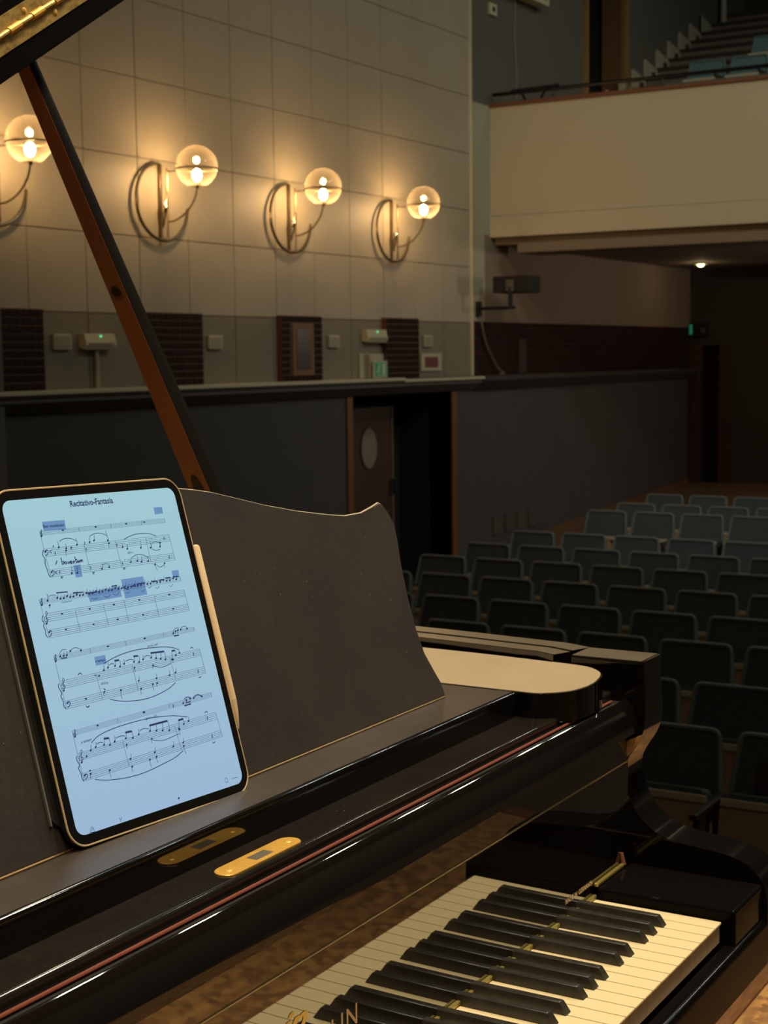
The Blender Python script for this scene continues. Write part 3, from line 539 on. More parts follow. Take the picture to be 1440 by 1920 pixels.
# score, in millimetres on the tablet's face
INK=[(0.16,[(40.9,245.2),(185.9,245.0)]),(0.16,[(40.9,244.4),(185.8,244.1)]),(0.16,[(41.0,243.6),(185.7,243.2)]),(0.16,[(41.0,242.7),(185.7,242.2)]),(0.16,[(41.0,241.9),(185.6,241.3)]),(0.2,[(40.6,230.7),(186.6,230.6)]),(0.2,[(40.7,229.2),(186.7,229.1)]),(0.2,[(40.9,227.7),(186.7,227.7)]),(0.2,[(41.0,226.2),(186.7,226.3)]),(0.2,[(41.1,224.7),(186.8,224.8)]),(0.2,[(41.9,213.7),(186.3,214.0)]),(0.2,[(41.9,212.3),(186.4,212.5)]),(0.2,[(41.8,210.9),(186.5,211.0)]),(0.2,[(41.8,209.5),(186.6,209.5)]),(0.2,[(41.7,208.0),(186.7,208.0)]),(0.3,[(84.7,230.4),(84.9,208.1)]),(0.3,[(120.6,231.0),(121.1,208.2)]),(0.3,[(157.2,230.3),(156.7,208.5)]),(0.3,[(186.6,230.6),(186.7,208.0)]),(0.3,[(40.9,245.2),(41.7,208.0)]),(0.3,[(83.2,245.4),(83.1,241.8)]),(0.3,[(119.7,245.1),(119.8,241.5)]),(0.3,[(156.7,245.2),(156.5,241.7)]),(0.3,[(185.9,245.0),(185.6,241.3)]),(0.16,[(24.4,192.0),(188.0,193.0)]),(0.16,[(24.5,191.0),(188.0,192.1)]),(0.16,[(24.6,190.1),(187.9,191.1)]),(0.16,[(24.8,189.2),(187.8,190.1)]),(0.16,[(24.9,188.2),(187.7,189.2)]),(0.2,[(27.2,180.2),(188.8,181.2)]),(0.2,[(27.2,178.6),(188.9,179.8)]),(0.2,[(27.1,177.0),(188.9,178.4)]),(0.2,[(27.1,175.4),(189.0,177.0)]),(0.2,[(27.1,173.8),(189.1,175.6)]),(0.2,[(26.3,167.2),(189.1,168.4)]),(0.2,[(26.1,165.7),(189.2,167.0)]),(0.2,[(26.0,164.2),(189.2,165.6)]),(0.2,[(25.8,162.7),(189.3,164.2)]),(0.2,[(25.6,161.2),(189.4,162.8)]),(0.3,[(58.8,179.2),(59.1,162.1)]),(0.3,[(90.6,180.3),(91.0,162.4)]),(0.3,[(114.7,180.8),(114.4,162.4)]),(0.3,[(151.0,180.8),(150.8,162.6)]),(0.3,[(188.8,181.2),(189.4,162.8)]),(0.3,[(24.4,192.0),(25.6,161.2)]),(0.3,[(188.0,193.0),(187.7,189.2)]),(0.3,[(90.2,192.3),(89.9,188.5)]),(0.16,[(26.0,147.0),(190.0,148.3)]),(0.16,[(26.1,146.0),(190.0,147.4)]),(0.16,[(26.1,145.0),(189.9,146.5)]),(0.16,[(26.2,144.0),(189.9,145.6)]),(0.16,[(26.3,143.0),(189.8,144.7)]),(0.2,[(26.8,126.7),(190.5,128.7)]),(0.2,[(27.0,125.2),(190.7,127.3)]),(0.2,[(27.2,123.7),(190.8,125.8)]),(0.2,[(27.3,122.2),(191.0,124.4)]),(0.2,[(27.5,120.7),(191.1,123.0)]),(0.2,[(26.3,110.9),(191.0,113.1)]),(0.2,[(26.3,109.4),(191.0,111.7)]),(0.2,[(26.3,107.8),(191.0,110.2)]),(0.2,[(26.3,106.3),(191.0,108.8)]),(0.2,[(26.3,104.8),(191.0,107.4)]),(0.3,[(65.4,127.0),(65.8,105.7)]),(0.3,[(106.7,127.1),(106.8,106.3)]),(0.3,[(151.8,127.3),(152.9,106.8)]),(0.3,[(190.5,128.7),(191.0,107.4)]),(0.3,[(26.0,147.0),(26.3,104.8)]),(0.3,[(65.1,147.5),(64.7,143.5)]),(0.3,[(105.2,147.9),(105.3,143.9)]),(0.3,[(150.9,148.2),(150.8,144.5)]),(0.3,[(190.0,148.3),(189.8,144.7)]),(0.16,[(26.9,87.4),(191.9,90.2)]),(0.16,[(27.0,86.5),(191.8,89.3)]),(0.16,[(27.0,85.5),(191.7,88.3)]),(0.16,[(27.0,84.6),(191.7,87.4)]),(0.16,[(27.0,83.7),(191.6,86.4)]),(0.2,[(27.3,69.6),(191.6,72.9)]),(0.2,[(27.5,68.3),(191.7,71.4)]),(0.2,[(27.7,66.9),(191.8,69.9)]),(0.2,[(27.9,65.5),(191.9,68.4)]),(0.2,[(28.1,64.2),(192.1,66.9)]),(0.2,[(27.4,53.8),(192.3,56.9)]),(0.2,[(27.4,52.4),(192.5,55.5)]),(0.2,[(27.4,50.9),(192.7,54.1)]),(0.2,[(27.4,49.4),(192.8,52.7)]),(0.2,[(27.4,48.0),(193.0,51.4)]),(0.3,[(76.9,69.8),(77.4,49.0)]),(0.3,[(138.8,70.3),(140.0,50.5)]),(0.3,[(191.6,72.9),(193.0,51.4)]),(0.3,[(26.9,87.4),(27.4,48.0)]),(0.3,[(76.9,88.6),(76.4,85.0)]),(0.3,[(138.1,89.5),(137.7,86.1)]),(0.3,[(191.9,90.2),(191.6,86.4)]),(0.7,[(40.4,230.2),(38.5,226.4),(39.9,222.6),(38.8,219.1),(39.5,215.5),(39.9,210.9),(41.1,207.9)]),(0.7,[(24.3,179.2),(22.7,176.2),(23.9,173.3),(22.6,170.7),(23.6,167.4),(23.0,164.3),(24.2,161.7)]),(0.7,[(24.8,125.4),(23.5,122.6),(25.3,117.6),(23.8,115.5),(24.9,111.1),(24.4,107.9),(25.8,105.1)]),(0.7,[(25.9,68.1),(24.8,65.5),(26.5,61.0),(24.8,58.5),(26.0,54.6),(25.7,51.4),(26.8,48.1)]),(0.45,[(59.3,235.4),(63.4,237.0),(69.0,237.3),(74.1,236.1),(77.2,234.3)]),(0.45,[(93.7,237.0),(98.6,238.5),(103.7,238.7),(108.6,237.7),(112.4,235.7)]),(0.5,[(131.2,231.0),(140.0,233.4),(151.1,234.4),(161.7,233.5),(170.5,230.8)]),(0.45,[(135.2,214.9),(140.4,216.6),(145.2,216.8),(150.8,215.3),(154.8,213.0)]),(0.4,[(163.0,224.9),(167.4,225.8),(172.7,225.0)]),(0.4,[(162.0,219.8),(166.3,218.3),(172.1,218.9)]),(0.4,[(162.2,206.2),(166.2,203.6),(171.5,205.1)]),(0.35,[(100.3,211.9),(103.9,213.2),(106.0,211.8)]),(0.3,[(163.0,224.9),(161.5,222.6),(162.0,219.8)]),(0.4,[(34.2,193.1),(38.0,193.9),(42.7,193.3)]),(0.35,[(79.1,186.9),(82.5,185.5),(86.5,186.1)]),(0.35,[(92.8,187.2),(96.8,185.3),(101.4,187.2)]),(0.35,[(104.1,187.4),(107.6,185.8),(111.6,188.0)]),(0.35,[(119.4,187.1),(121.1,185.9),(123.7,187.6)]),(0.35,[(136.6,187.1),(138.5,185.2),(141.5,187.2)]),(0.35,[(146.1,188.5),(147.8,187.3),(150.5,189.0)]),(0.35,[(155.0,187.5),(156.5,185.8),(160.1,187.9)]),(0.35,[(172.1,187.1),(173.7,185.6),(177.3,187.6)]),(0.4,[(32.0,147.5),(35.6,150.2),(39.8,150.0)]),(0.4,[(43.5,148.1),(49.2,150.2),(54.8,148.3)]),(0.4,[(163.7,148.0),(167.3,150.2),(171.5,149.6)]),(0.4,[(173.6,149.4),(178.4,150.5),(181.4,148.6)]),(0.55,[(76.0,133.3),(94.9,137.3),(117.5,138.7),(145.6,136.9),(159.4,134.1),(164.5,131.6)]),(0.55,[(73.5,104.7),(80.7,102.1),(93.4,99.5),(111.0,98.0),(126.9,99.0),(142.4,101.9),(151.7,105.4)]),(0.5,[(81.3,131.0),(84.3,132.0),(87.4,131.1)]),(0.5,[(100.5,131.5),(105.6,132.2),(109.4,131.2)]),(0.5,[(122.3,131.7),(126.7,132.4),(129.9,131.3)]),(0.45,[(130.0,123.0),(139.9,120.3),(151.4,121.8)]),(0.4,[(157.2,89.2),(161.7,91.3),(165.1,90.4)]),(0.4,[(169.6,90.2),(174.5,91.4),(179.3,89.6)]),(0.55,[(43.6,74.8),(52.6,78.8),(69.2,81.3),(92.6,82.3),(117.5,81.7),(139.7,79.2),(156.0,75.2)]),(0.55,[(38.6,47.0),(50.5,43.9),(70.9,41.3),(92.6,41.0),(115.9,43.5),(131.1,45.8),(141.7,49.2)]),(0.5,[(48.8,72.9),(52.9,73.7),(55.9,72.6)]),(0.5,[(70.0,73.5),(76.3,74.2),(80.7,73.1)]),(0.5,[(98.2,74.4),(103.3,75.2),(108.5,73.8)]),(0.45,[(109.5,64.4),(122.1,61.7),(141.7,63.7)]),(0.4,[(156.8,90.3),(160.9,91.4),(165.4,89.2)]),(0.4,[(169.3,89.5),(174.4,90.9),(179.1,89.1)]),(0.6,[(46.3,128.3),(47.3,129.5),(49.6,129.5),(50.1,128.0)]),(0.6,[(179.6,130.4),(180.7,131.3),(182.4,131.1),(182.7,129.8)]),(0.7,[(46.9,103.7),(48.1,102.4),(50.3,102.9)]),(0.6,[(181.2,105.8),(182.3,104.6),(184.5,105.5)]),(0.7,[(47.0,103.8),(48.2,102.4),(50.4,103.4)]),(0.6,[(178.2,74.6),(179.6,75.4),(181.3,75.1),(181.4,74.0)]),(0.6,[(179.1,49.4),(180.3,48.1),(182.5,49.1)]),(0.4,[(57.7,230.7),(57.1,235.8)]),(0.4,[(65.4,229.3),(65.0,233.5)]),(0.4,[(77.9,231.2),(77.5,236.3)]),(0.4,[(92.2,231.9),(93.2,237.5)]),(0.4,[(97.6,233.0),(98.3,237.6)]),(0.4,[(113.2,231.6),(112.3,240.2)]),(0.4,[(112.2,229.4),(111.9,225.1)]),(0.4,[(128.2,224.6),(127.8,227.5)]),(0.4,[(133.2,222.7),(133.3,227.0)]),(0.4,[(149.5,222.2),(149.9,228.5)]),(0.4,[(161.2,221.2),(161.4,227.5)]),(0.4,[(172.4,224.6),(172.3,221.7)]),(0.4,[(172.9,221.1),(173.4,225.0)]),(0.4,[(65.1,208.8),(65.9,214.6)]),(0.4,[(71.1,208.4),(71.8,213.9)]),(0.4,[(99.1,209.0),(99.9,213.1)]),(0.4,[(107.3,209.6),(107.1,212.9)]),(0.4,[(133.7,211.2),(134.3,215.5)]),(0.4,[(141.5,211.4),(142.1,215.7)]),(0.4,[(146.4,210.5),(147.0,214.7)]),(0.4,[(154.3,210.2),(154.9,214.5)]),(0.4,[(160.1,206.7),(161.8,201.2)]),(0.4,[(171.9,206.5),(171.9,202.6)]),(0.4,[(69.5,229.4),(70.1,227.1)]),(0.4,[(63.4,227.7),(63.0,223.1)]),(1.1,[(101.1,244.0),(103.4,244.1)]),(1.1,[(136.9,243.9),(139.3,244.0)]),(1.1,[(158.7,243.7),(161.2,243.8)]),(1.1,[(64.5,244.1),(66.7,244.2)]),(0.7,[(51.7,207.0),(54.4,207.0)]),(0.5,[(52.2,206.9),(52.3,205.8),(53.6,206.1)]),(0.7,[(86.7,207.0),(89.4,207.0)]),(0.5,[(87.2,206.9),(87.3,205.8),(88.6,206.0)]),(0.7,[(122.3,207.1),(125.2,207.1)]),(0.5,[(122.8,207.1),(122.9,205.9),(124.3,206.1)]),(0.6,[(51.0,232.9),(52.0,232.3),(50.8,231.2)]),(0.6,[(85.4,232.6),(86.5,232.1),(85.2,230.9)]),(0.7,[(52.1,227.7),(51.7,225.2)]),(0.7,[(86.4,227.8),(85.9,225.2)]),(0.7,[(121.8,228.4),(121.3,225.8)]),(0.7,[(86.5,212.5),(86.1,209.9)]),(0.7,[(123.0,212.2),(122.6,209.5)]),(0.7,[(52.2,212.3),(51.8,209.8)]),(0.7,[(179.7,229.1),(179.2,226.4)]),(0.7,[(180.4,212.5),(179.9,209.7)]),(0.45,[(41.2,241.2),(42.0,241.2),(42.4,244.1),(42.3,245.6),(43.2,246.3),(43.2,245.1),(41.1,243.6),(40.8,242.5),(41.9,242.0),(43.0,242.8),(42.4,243.5),(41.7,243.0)]),(0.45,[(25.3,187.5),(26.2,187.4),(26.6,190.4),(26.5,192.0),(27.4,192.6),(27.4,191.4),(25.3,189.9),(25.0,188.8),(26.1,188.3),(27.2,189.0),(26.6,189.8),(25.9,189.3)]),(0.45,[(25.4,172.7),(26.9,172.5),(27.8,177.9),(27.6,180.7),(29.1,182.0),(29.1,179.7),(25.4,177.0),(24.8,175.1),(26.8,174.0),(28.8,175.3),(27.7,176.7),(26.3,175.9)]),(0.45,[(26.1,142.6),(26.9,142.5),(27.4,145.5),(27.3,147.1),(28.2,147.8),(28.2,146.5),(26.1,145.0),(25.7,144.0),(26.9,143.3),(28.0,144.1),(27.4,144.8),(26.6,144.4)]),(0.45,[(26.9,119.3),(28.4,119.0),(29.3,124.5),(29.1,127.5),(30.7,128.6),(30.7,126.4),(26.9,123.7),(26.3,121.7),(28.4,120.6),(30.4,121.9),(29.2,123.3),(27.9,122.5)]),(0.45,[(28.0,82.8),(28.8,82.7),(29.3,85.7),(29.2,87.3),(30.1,87.9),(30.1,86.6),(28.0,85.2),(27.6,84.2),(28.8,83.5),(29.9,84.2),(29.3,85.0),(28.5,84.6)]),(0.45,[(28.3,62.5),(29.9,62.2),(30.7,67.7),(30.5,70.6),(32.1,71.7),(32.1,69.4),(28.3,66.9),(27.7,65.0),(29.8,63.7),(31.8,65.0),(30.6,66.4),(29.3,65.7)]),(0.6,[(42.1,229.0),(43.3,229.8),(44.8,229.5),(44.8,228.0),(43.4,226.3),(41.5,225.4)]),(0.6,[(43.5,212.2),(44.6,213.0),(46.2,212.6),(46.2,211.2),(44.8,209.5),(42.8,208.6)]),(0.6,[(26.7,165.9),(27.9,166.6),(29.5,166.2),(29.5,164.8),(28.0,163.1),(26.1,162.3)]),(0.6,[(28.4,109.4),(29.6,110.1),(31.2,109.7),(31.3,108.1),(29.8,106.5),(27.8,105.8)]),(0.6,[(29.1,52.4),(30.3,53.0),(31.9,52.5),(31.9,51.0),(30.4,49.5),(28.4,48.8)]),(0.6,[(49.0,229.2),(47.3,229.0),(46.7,227.8),(48.4,227.2)]),(0.6,[(49.7,212.1),(48.0,211.9),(47.4,210.7),(49.1,210.2)]),(0.3,[(44.0,191.0),(44.9,194.1)]),(0.3,[(47.1,190.0),(48.1,193.0)]),(0.3,[(50.6,190.0),(51.5,193.1)]),(0.3,[(54.4,191.1),(55.4,194.2)]),(0.3,[(57.6,190.1),(58.5,193.2)]),(0.3,[(61.1,190.1),(62.1,193.2)]),(0.3,[(65.0,191.2),(66.0,194.3)]),(0.3,[(68.2,190.2),(69.2,193.3)]),(0.3,[(71.8,190.2),(72.7,193.3)]),(0.3,[(75.7,191.3),(76.7,194.5)]),(0.3,[(79.0,190.3),(79.9,193.4)]),(0.3,[(82.6,190.3),(83.6,193.4)]),(0.3,[(86.6,191.4),(87.6,194.6)]),(0.3,[(89.9,190.4),(90.9,193.5)]),(0.3,[(93.5,190.4),(94.6,193.5)]),(0.3,[(97.6,191.5),(98.6,194.7)]),(0.3,[(100.9,190.5),(102.0,193.6)]),(0.3,[(104.7,190.5),(105.7,193.7)]),(0.3,[(108.8,191.7),(109.8,194.8)]),(0.3,[(112.2,190.6),(113.2,193.8)]),(0.3,[(116.0,190.6),(117.0,193.8)]),(0.3,[(120.1,191.8),(121.2,195.0)]),(0.3,[(123.6,190.7),(124.7,193.9)]),(0.3,[(127.4,190.7),(128.5,193.9)]),(0.3,[(131.7,191.9),(132.7,195.1)]),(0.3,[(135.2,190.8),(136.2,194.0)]),(0.3,[(139.1,190.8),(140.2,194.0)]),(0.3,[(143.4,192.0),(144.5,195.2)]),(0.3,[(146.9,190.9),(148.0,194.1)]),(0.3,[(150.9,190.9),(152.0,194.2)]),(0.3,[(155.2,192.1),(156.4,195.4)]),(0.3,[(158.9,191.0),(160.0,194.3)]),(0.3,[(162.9,191.0),(164.0,194.3)]),(0.3,[(167.3,192.2),(168.4,195.5)]),(0.3,[(171.0,191.1),(172.1,194.4)]),(0.3,[(175.0,191.1),(176.2,194.4)]),(0.3,[(179.5,192.3),(180.7,195.7)]),(0.3,[(183.3,191.2),(184.4,194.5)]),(0.9,[(43.3,195.1),(55.5,194.6)]),(0.9,[(60.7,193.1),(71.9,192.5)]),(0.9,[(75.9,191.3),(86.8,190.8)]),(0.9,[(116.7,191.3),(122.8,189.1)]),(0.9,[(125.6,191.3),(132.3,190.8)]),(0.9,[(133.4,192.1),(141.8,192.4)]),(0.9,[(151.8,192.7),(158.7,192.3)]),(0.9,[(161.0,192.7),(167.5,192.7)]),(0.9,[(169.3,193.8),(175.7,193.5)]),(0.9,[(178.7,193.7),(186.7,193.4)]),(0.9,[(104.1,193.7),(110.8,193.6)]),(0.4,[(33.3,190.0),(33.7,195.5)]),(0.4,[(33.0,186.3),(33.1,183.6)]),(1.1,[(43.1,178.2),(45.3,178.2)]),(1.1,[(73.5,178.4),(75.8,178.4)]),(1.1,[(101.0,178.6),(103.4,178.6)]),(1.1,[(131.0,179.0),(133.5,179.0)]),(1.1,[(168.1,179.3),(170.7,179.3)]),(1.1,[(43.5,165.5),(45.7,165.5)]),(1.1,[(73.7,165.7),(76.0,165.7)]),(1.1,[(101.4,166.1),(103.8,166.1)]),(1.1,[(131.3,166.2),(133.8,166.2)]),(1.1,[(168.8,166.7),(171.4,166.7)]),(1.1,[(83.9,146.1),(86.2,146.1)]),(1.1,[(126.7,146.7),(129.1,146.7)]),(0.4,[(36.7,145.4),(36.8,148.2)]),(0.4,[(33.1,145.5),(32.9,147.4)]),(0.4,[(40.0,145.4),(40.2,148.6)]),(0.4,[(55.8,147.0),(55.6,148.9)]),(0.4,[(43.2,148.3),(43.9,148.2)]),(0.9,[(32.5,144.0),(39.1,143.7)]),(0.4,[(163.8,146.0),(163.8,148.5)]),(0.4,[(165.6,147.7),(165.6,145.2)]),(0.4,[(168.7,148.3),(168.5,145.3)]),(0.4,[(172.4,148.3),(173.2,148.2)]),(0.4,[(180.3,148.0),(181.1,147.9)]),(0.9,[(162.9,143.8),(169.4,143.7)]),(0.4,[(75.1,128.1),(75.7,132.4)]),(0.4,[(80.3,129.4),(80.8,133.7)]),(0.4,[(88.4,129.4),(88.9,133.8)]),(0.4,[(93.7,128.1),(94.4,132.9)]),(0.4,[(98.9,129.6),(98.8,133.5)]),(0.4,[(110.4,129.5),(111.1,134.2)]),(0.4,[(116.1,128.4),(116.9,133.4)]),(0.4,[(121.4,129.9),(121.2,133.7)]),(0.4,[(131.1,129.9),(131.5,133.7)]),(0.4,[(136.4,128.6),(137.3,134.0)]),(0.4,[(141.7,127.3),(142.8,133.0)]),(0.4,[(147.1,126.0),(147.4,132.1)]),(0.4,[(154.8,124.8),(156.0,131.8)]),(0.4,[(160.7,127.5),(160.4,131.9)]),(0.4,[(165.6,128.9),(165.2,132.8)]),(0.4,[(107.9,124.9),(108.7,121.4)]),(0.4,[(67.1,124.5),(67.9,124.4)]),(0.4,[(129.4,123.6),(129.3,120.1)]),(0.4,[(110.7,113.6),(111.7,117.4)]),(0.4,[(131.5,112.2),(131.7,116.0)]),(0.4,[(124.2,108.4),(124.5,103.4)]),(0.4,[(129.3,108.6),(129.0,105.1)]),(0.4,[(147.6,112.4),(147.8,116.4)]),(0.4,[(155.4,113.5),(156.3,116.9)]),(0.4,[(109.7,107.1),(109.3,102.7)]),(0.4,[(68.8,111.2),(68.1,107.5)]),(0.4,[(87.1,109.6),(86.7,102.9)]),(0.4,[(154.5,124.9),(154.4,121.8)]),(1.3,[(88.2,133.7),(93.6,133.5)]),(1.3,[(110.4,134.0),(115.9,133.7)]),(1.3,[(130.8,133.8),(147.1,132.8)]),(1.3,[(156.0,131.8),(160.1,131.9)]),(1.1,[(47.5,109.2),(49.8,109.1)]),(1.1,[(83.6,146.1),(86.0,146.1)]),(1.1,[(126.7,146.7),(129.3,146.7)]),(0.8,[(181.8,127.0),(181.2,124.0)]),(0.8,[(182.5,111.8),(181.9,108.6)]),(0.8,[(63.1,125.8),(64.8,125.2)]),(0.8,[(69.8,114.0),(71.3,112.3)]),(0.8,[(157.9,86.9),(164.6,86.9)]),(1.1,[(106.4,88.0),(108.8,87.9)]),(0.4,[(42.0,69.3),(42.5,73.5)]),(0.4,[(47.8,70.7),(48.4,74.9)]),(0.4,[(57.0,70.8),(57.7,75.4)]),(0.4,[(63.1,69.4),(63.2,74.6)]),(0.4,[(69.0,71.1),(69.4,75.7)]),(0.4,[(81.8,71.2),(82.5,75.9)]),(0.4,[(89.3,70.1),(89.3,75.7)]),(0.4,[(96.7,71.6),(96.8,76.0)]),(0.4,[(110.1,72.0),(110.7,76.3)]),(0.4,[(117.5,70.8),(118.1,76.8)]),(0.4,[(124.5,69.7),(125.4,76.3)]),(0.4,[(132.1,68.2),(132.2,76.0)]),(0.4,[(143.5,67.4),(145.2,74.9)]),(0.4,[(150.7,70.1),(150.5,74.7)]),(0.4,[(157.1,71.5),(157.2,75.3)]),(0.4,[(79.4,66.4),(80.1,62.9)]),(0.4,[(108.4,65.6),(108.3,61.9)]),(0.4,[(81.4,54.4),(82.5,58.5)]),(0.4,[(109.7,54.1),(110.5,58.0)]),(0.4,[(101.0,49.9),(101.3,43.5)]),(0.4,[(109.0,50.8),(109.7,45.2)]),(0.4,[(132.3,54.5),(133.1,58.6)]),(0.4,[(144.9,55.6),(145.3,59.3)]),(0.4,[(79.9,48.5),(80.0,44.1)]),(0.4,[(35.0,52.2),(34.5,48.1)]),(0.4,[(55.2,50.8),(55.7,45.0)]),(0.4,[(142.9,52.9),(144.3,45.8)]),(0.4,[(142.7,67.1),(142.7,62.0)]),(0.4,[(34.9,66.0),(35.6,65.8)]),(1.4,[(57.4,75.5),(63.2,75.0)]),(1.4,[(81.8,75.8),(89.2,75.6)]),(1.4,[(110.0,76.3),(131.7,76.3)]),(1.4,[(144.3,74.3),(150.6,74.5)]),(1.1,[(53.0,86.8),(55.3,86.7)]),(1.1,[(106.0,87.8),(108.5,87.6)]),(0.4,[(155.8,86.9),(156.3,88.9)]),(0.4,[(158.9,89.0),(158.9,86.4)]),(0.4,[(163.9,89.6),(163.9,87.1)]),(0.4,[(168.4,89.4),(169.2,89.2)]),(0.4,[(178.4,89.0),(179.3,88.8)]),(1.0,[(155.6,84.7),(164.0,85.0)]),(0.8,[(180.1,71.6),(179.4,68.4)]),(0.8,[(180.7,55.6),(180.0,52.3)]),(0.8,[(34.6,54.6),(36.9,54.6)]),(0.8,[(142.8,88.2),(142.4,85.7)]),(0.75,[(52.0,220.4),(49.5,217.3)]),(0.75,[(56.8,222.4),(56.6,216.9),(58.4,217.7),(59.0,219.0),(57.3,219.1)]),(0.75,[(60.8,218.8),(59.3,217.8),(60.2,216.8),(62.0,217.6),(61.0,218.8)]),(0.75,[(63.2,218.7),(63.5,216.7),(65.3,218.7)]),(0.75,[(65.6,217.4),(67.4,217.8),(66.9,218.7),(65.5,217.9),(65.9,216.5),(67.5,216.8)]),(0.75,[(68.6,218.3),(68.6,216.4),(69.1,218.0),(70.4,218.4),(70.4,216.5)]),(0.75,[(71.5,221.9),(72.2,216.3)]),(0.75,[(71.5,219.1),(73.8,219.4)]),(0.75,[(74.1,218.2),(72.9,217.2),(73.9,216.6),(75.2,218.3),(75.1,216.5)]),(0.75,[(76.2,218.4),(76.1,216.6),(76.6,218.0),(77.6,218.4),(77.4,216.7),(78.0,218.0),(78.9,218.7),(79.2,216.8)]),(0.35,[(21.7,9.5),(23.6,12.7),(25.2,12.5),(26.1,9.0),(21.7,9.5)]),(0.35,[(23.6,10.2),(25.3,11.9)]),(0.35,[(54.6,13.3),(54.9,11.5),(56.4,11.6),(56.6,13.3)]),(0.35,[(55.1,11.5),(55.1,9.4)]),(0.35,[(183.6,16.6),(186.0,16.6),(186.2,13.3),(183.4,13.4),(183.6,16.6)]),(0.35,[(192.4,14.8),(199.5,14.6)])]
HEADS=[(57.0,230.8),(64.7,229.4),(77.1,231.2),(91.5,232.0),(96.9,233.0),(112.4,231.7),(112.9,229.3),(127.4,224.7),(132.5,222.8),(148.7,222.3),(160.4,221.3),(173.3,224.5),(172.1,221.2),(64.4,208.8),(70.4,208.5),(98.3,209.1),(106.6,209.6),(132.9,211.3),(140.8,211.5),(145.6,210.5),(153.5,210.2),(160.9,206.6),(172.7,206.4),(70.2,229.4),(64.1,227.6),(41.7,241.3),(25.9,187.5),(26.4,172.6),(26.7,142.6),(27.9,119.2),(28.6,82.8),(29.4,62.4),(42.4,228.8),(43.7,212.0),(27.0,165.7),(28.7,109.2),(29.4,52.1),(43.3,191.1),(46.4,190.1),(49.9,190.1),(53.7,191.2),(56.9,190.2),(60.4,190.2),(64.3,191.3),(67.5,190.3),(71.0,190.3),(75.0,191.4),(78.2,190.4),(81.8,190.4),(85.8,191.5),(89.1,190.5),(92.8,190.5),(96.8,191.6),(100.2,190.6),(103.9,190.6),(108.0,191.7),(111.4,190.7),(115.2,190.7),(119.4,191.8),(122.8,190.8),(126.6,190.8),(130.9,192.0),(134.4,190.9),(138.3,190.9),(142.6,192.1),(146.1,191.0),(150.1,191.0),(154.4,192.2),(158.0,191.1),(162.0,191.1),(166.5,192.3),(170.1,191.2),(174.2,191.2),(178.7,192.4),(182.4,191.3),(32.6,190.1),(33.7,186.3),(36.0,145.5),(32.4,145.6),(39.3,145.5),(55.1,147.1),(43.9,148.2),(163.0,146.1),(166.4,147.6),(169.5,148.2),(173.2,148.2),(181.1,147.9),(74.4,128.2),(79.5,129.5),(87.6,129.6),(92.9,128.3),(98.1,129.7),(109.6,129.6),(115.2,128.5),(120.5,130.0),(130.2,130.0),(135.6,128.7),(140.9,127.4),(146.3,126.1),(154.0,125.0),(159.8,127.7),(164.8,129.0),(108.7,124.8),(67.9,124.4),(130.2,123.5),(109.9,113.7),(130.7,112.4),(125.0,108.3),(130.1,108.5),(146.8,112.5),(154.5,113.6),(110.5,107.0),(69.5,111.1),(87.8,109.5),(155.4,124.7),(41.2,69.5),(47.1,70.9),(56.2,70.9),(62.4,69.6),(68.2,71.3),(81.0,71.4),(88.6,70.2),(95.9,71.7),(109.3,72.1),(116.7,71.0),(123.7,69.8),(131.3,68.4),(142.7,67.6),(149.8,70.3),(156.3,71.6),(80.2,66.3),(109.2,65.5),(80.7,54.6),(108.9,54.2),(101.8,49.8),(109.8,50.6),(131.5,54.7),(144.0,55.7),(80.6,48.3),(35.7,52.1),(56.0,50.6),(143.7,52.8),(143.5,66.9),(35.6,65.8),(155.0,87.1),(159.7,88.8),(164.8,89.5),(169.2,89.2),(179.3,88.8),(123.8,13.0)]
HILITE=[[(45.8,252.6),(70.0,252.4),(69.4,244.6),(45.3,245.2)],[(175.7,255.6),(186.3,255.4),(185.7,249.5),(175.4,249.4)],[(68.1,214.9),(75.9,215.0),(75.2,205.0),(67.8,204.8)],[(179.6,199.1),(187.8,199.0),(187.6,194.1),(179.0,194.0)],[(75.4,191.6),(113.8,192.6),(113.4,183.9),(77.1,183.6)],[(116.9,198.1),(143.3,198.0),(143.4,182.4),(116.7,181.8)],[(67.5,139.9),(79.9,139.8),(79.2,132.8),(67.3,132.9)]]
WORDS=[('Recitativo-Fantasia', (79.9, 262.5), (128.9, 262.6), 5.2, 0.03, 0), ('Ben moderato', (45.7, 247.6), (68.2, 247.3), 2.6, 0.03, 0), ('dim...', (131.7, 218.6), (139.8, 218.6), 2, 0.01, 1), ('recitativo', (46.2, 186.4), (58.0, 186.5), 1.6, 0.01, 1), ('poco rall.', (128.6, 138.8), (141.9, 139.0), 2.3, 0.01, 1), ('dolce', (67.9, 117.2), (75.8, 116.8), 2.3, 0.01, 1), ('a tempo', (67.4, 135.4), (78.6, 135.2), 2.2, 0.03, 1), ('poco rall.', (107.9, 81.5), (121.1, 81.8), 2.3, 0.01, 1), ('a tempo', (33.2, 76.2), (44.8, 76.8), 2.3, 0.02, 1)]
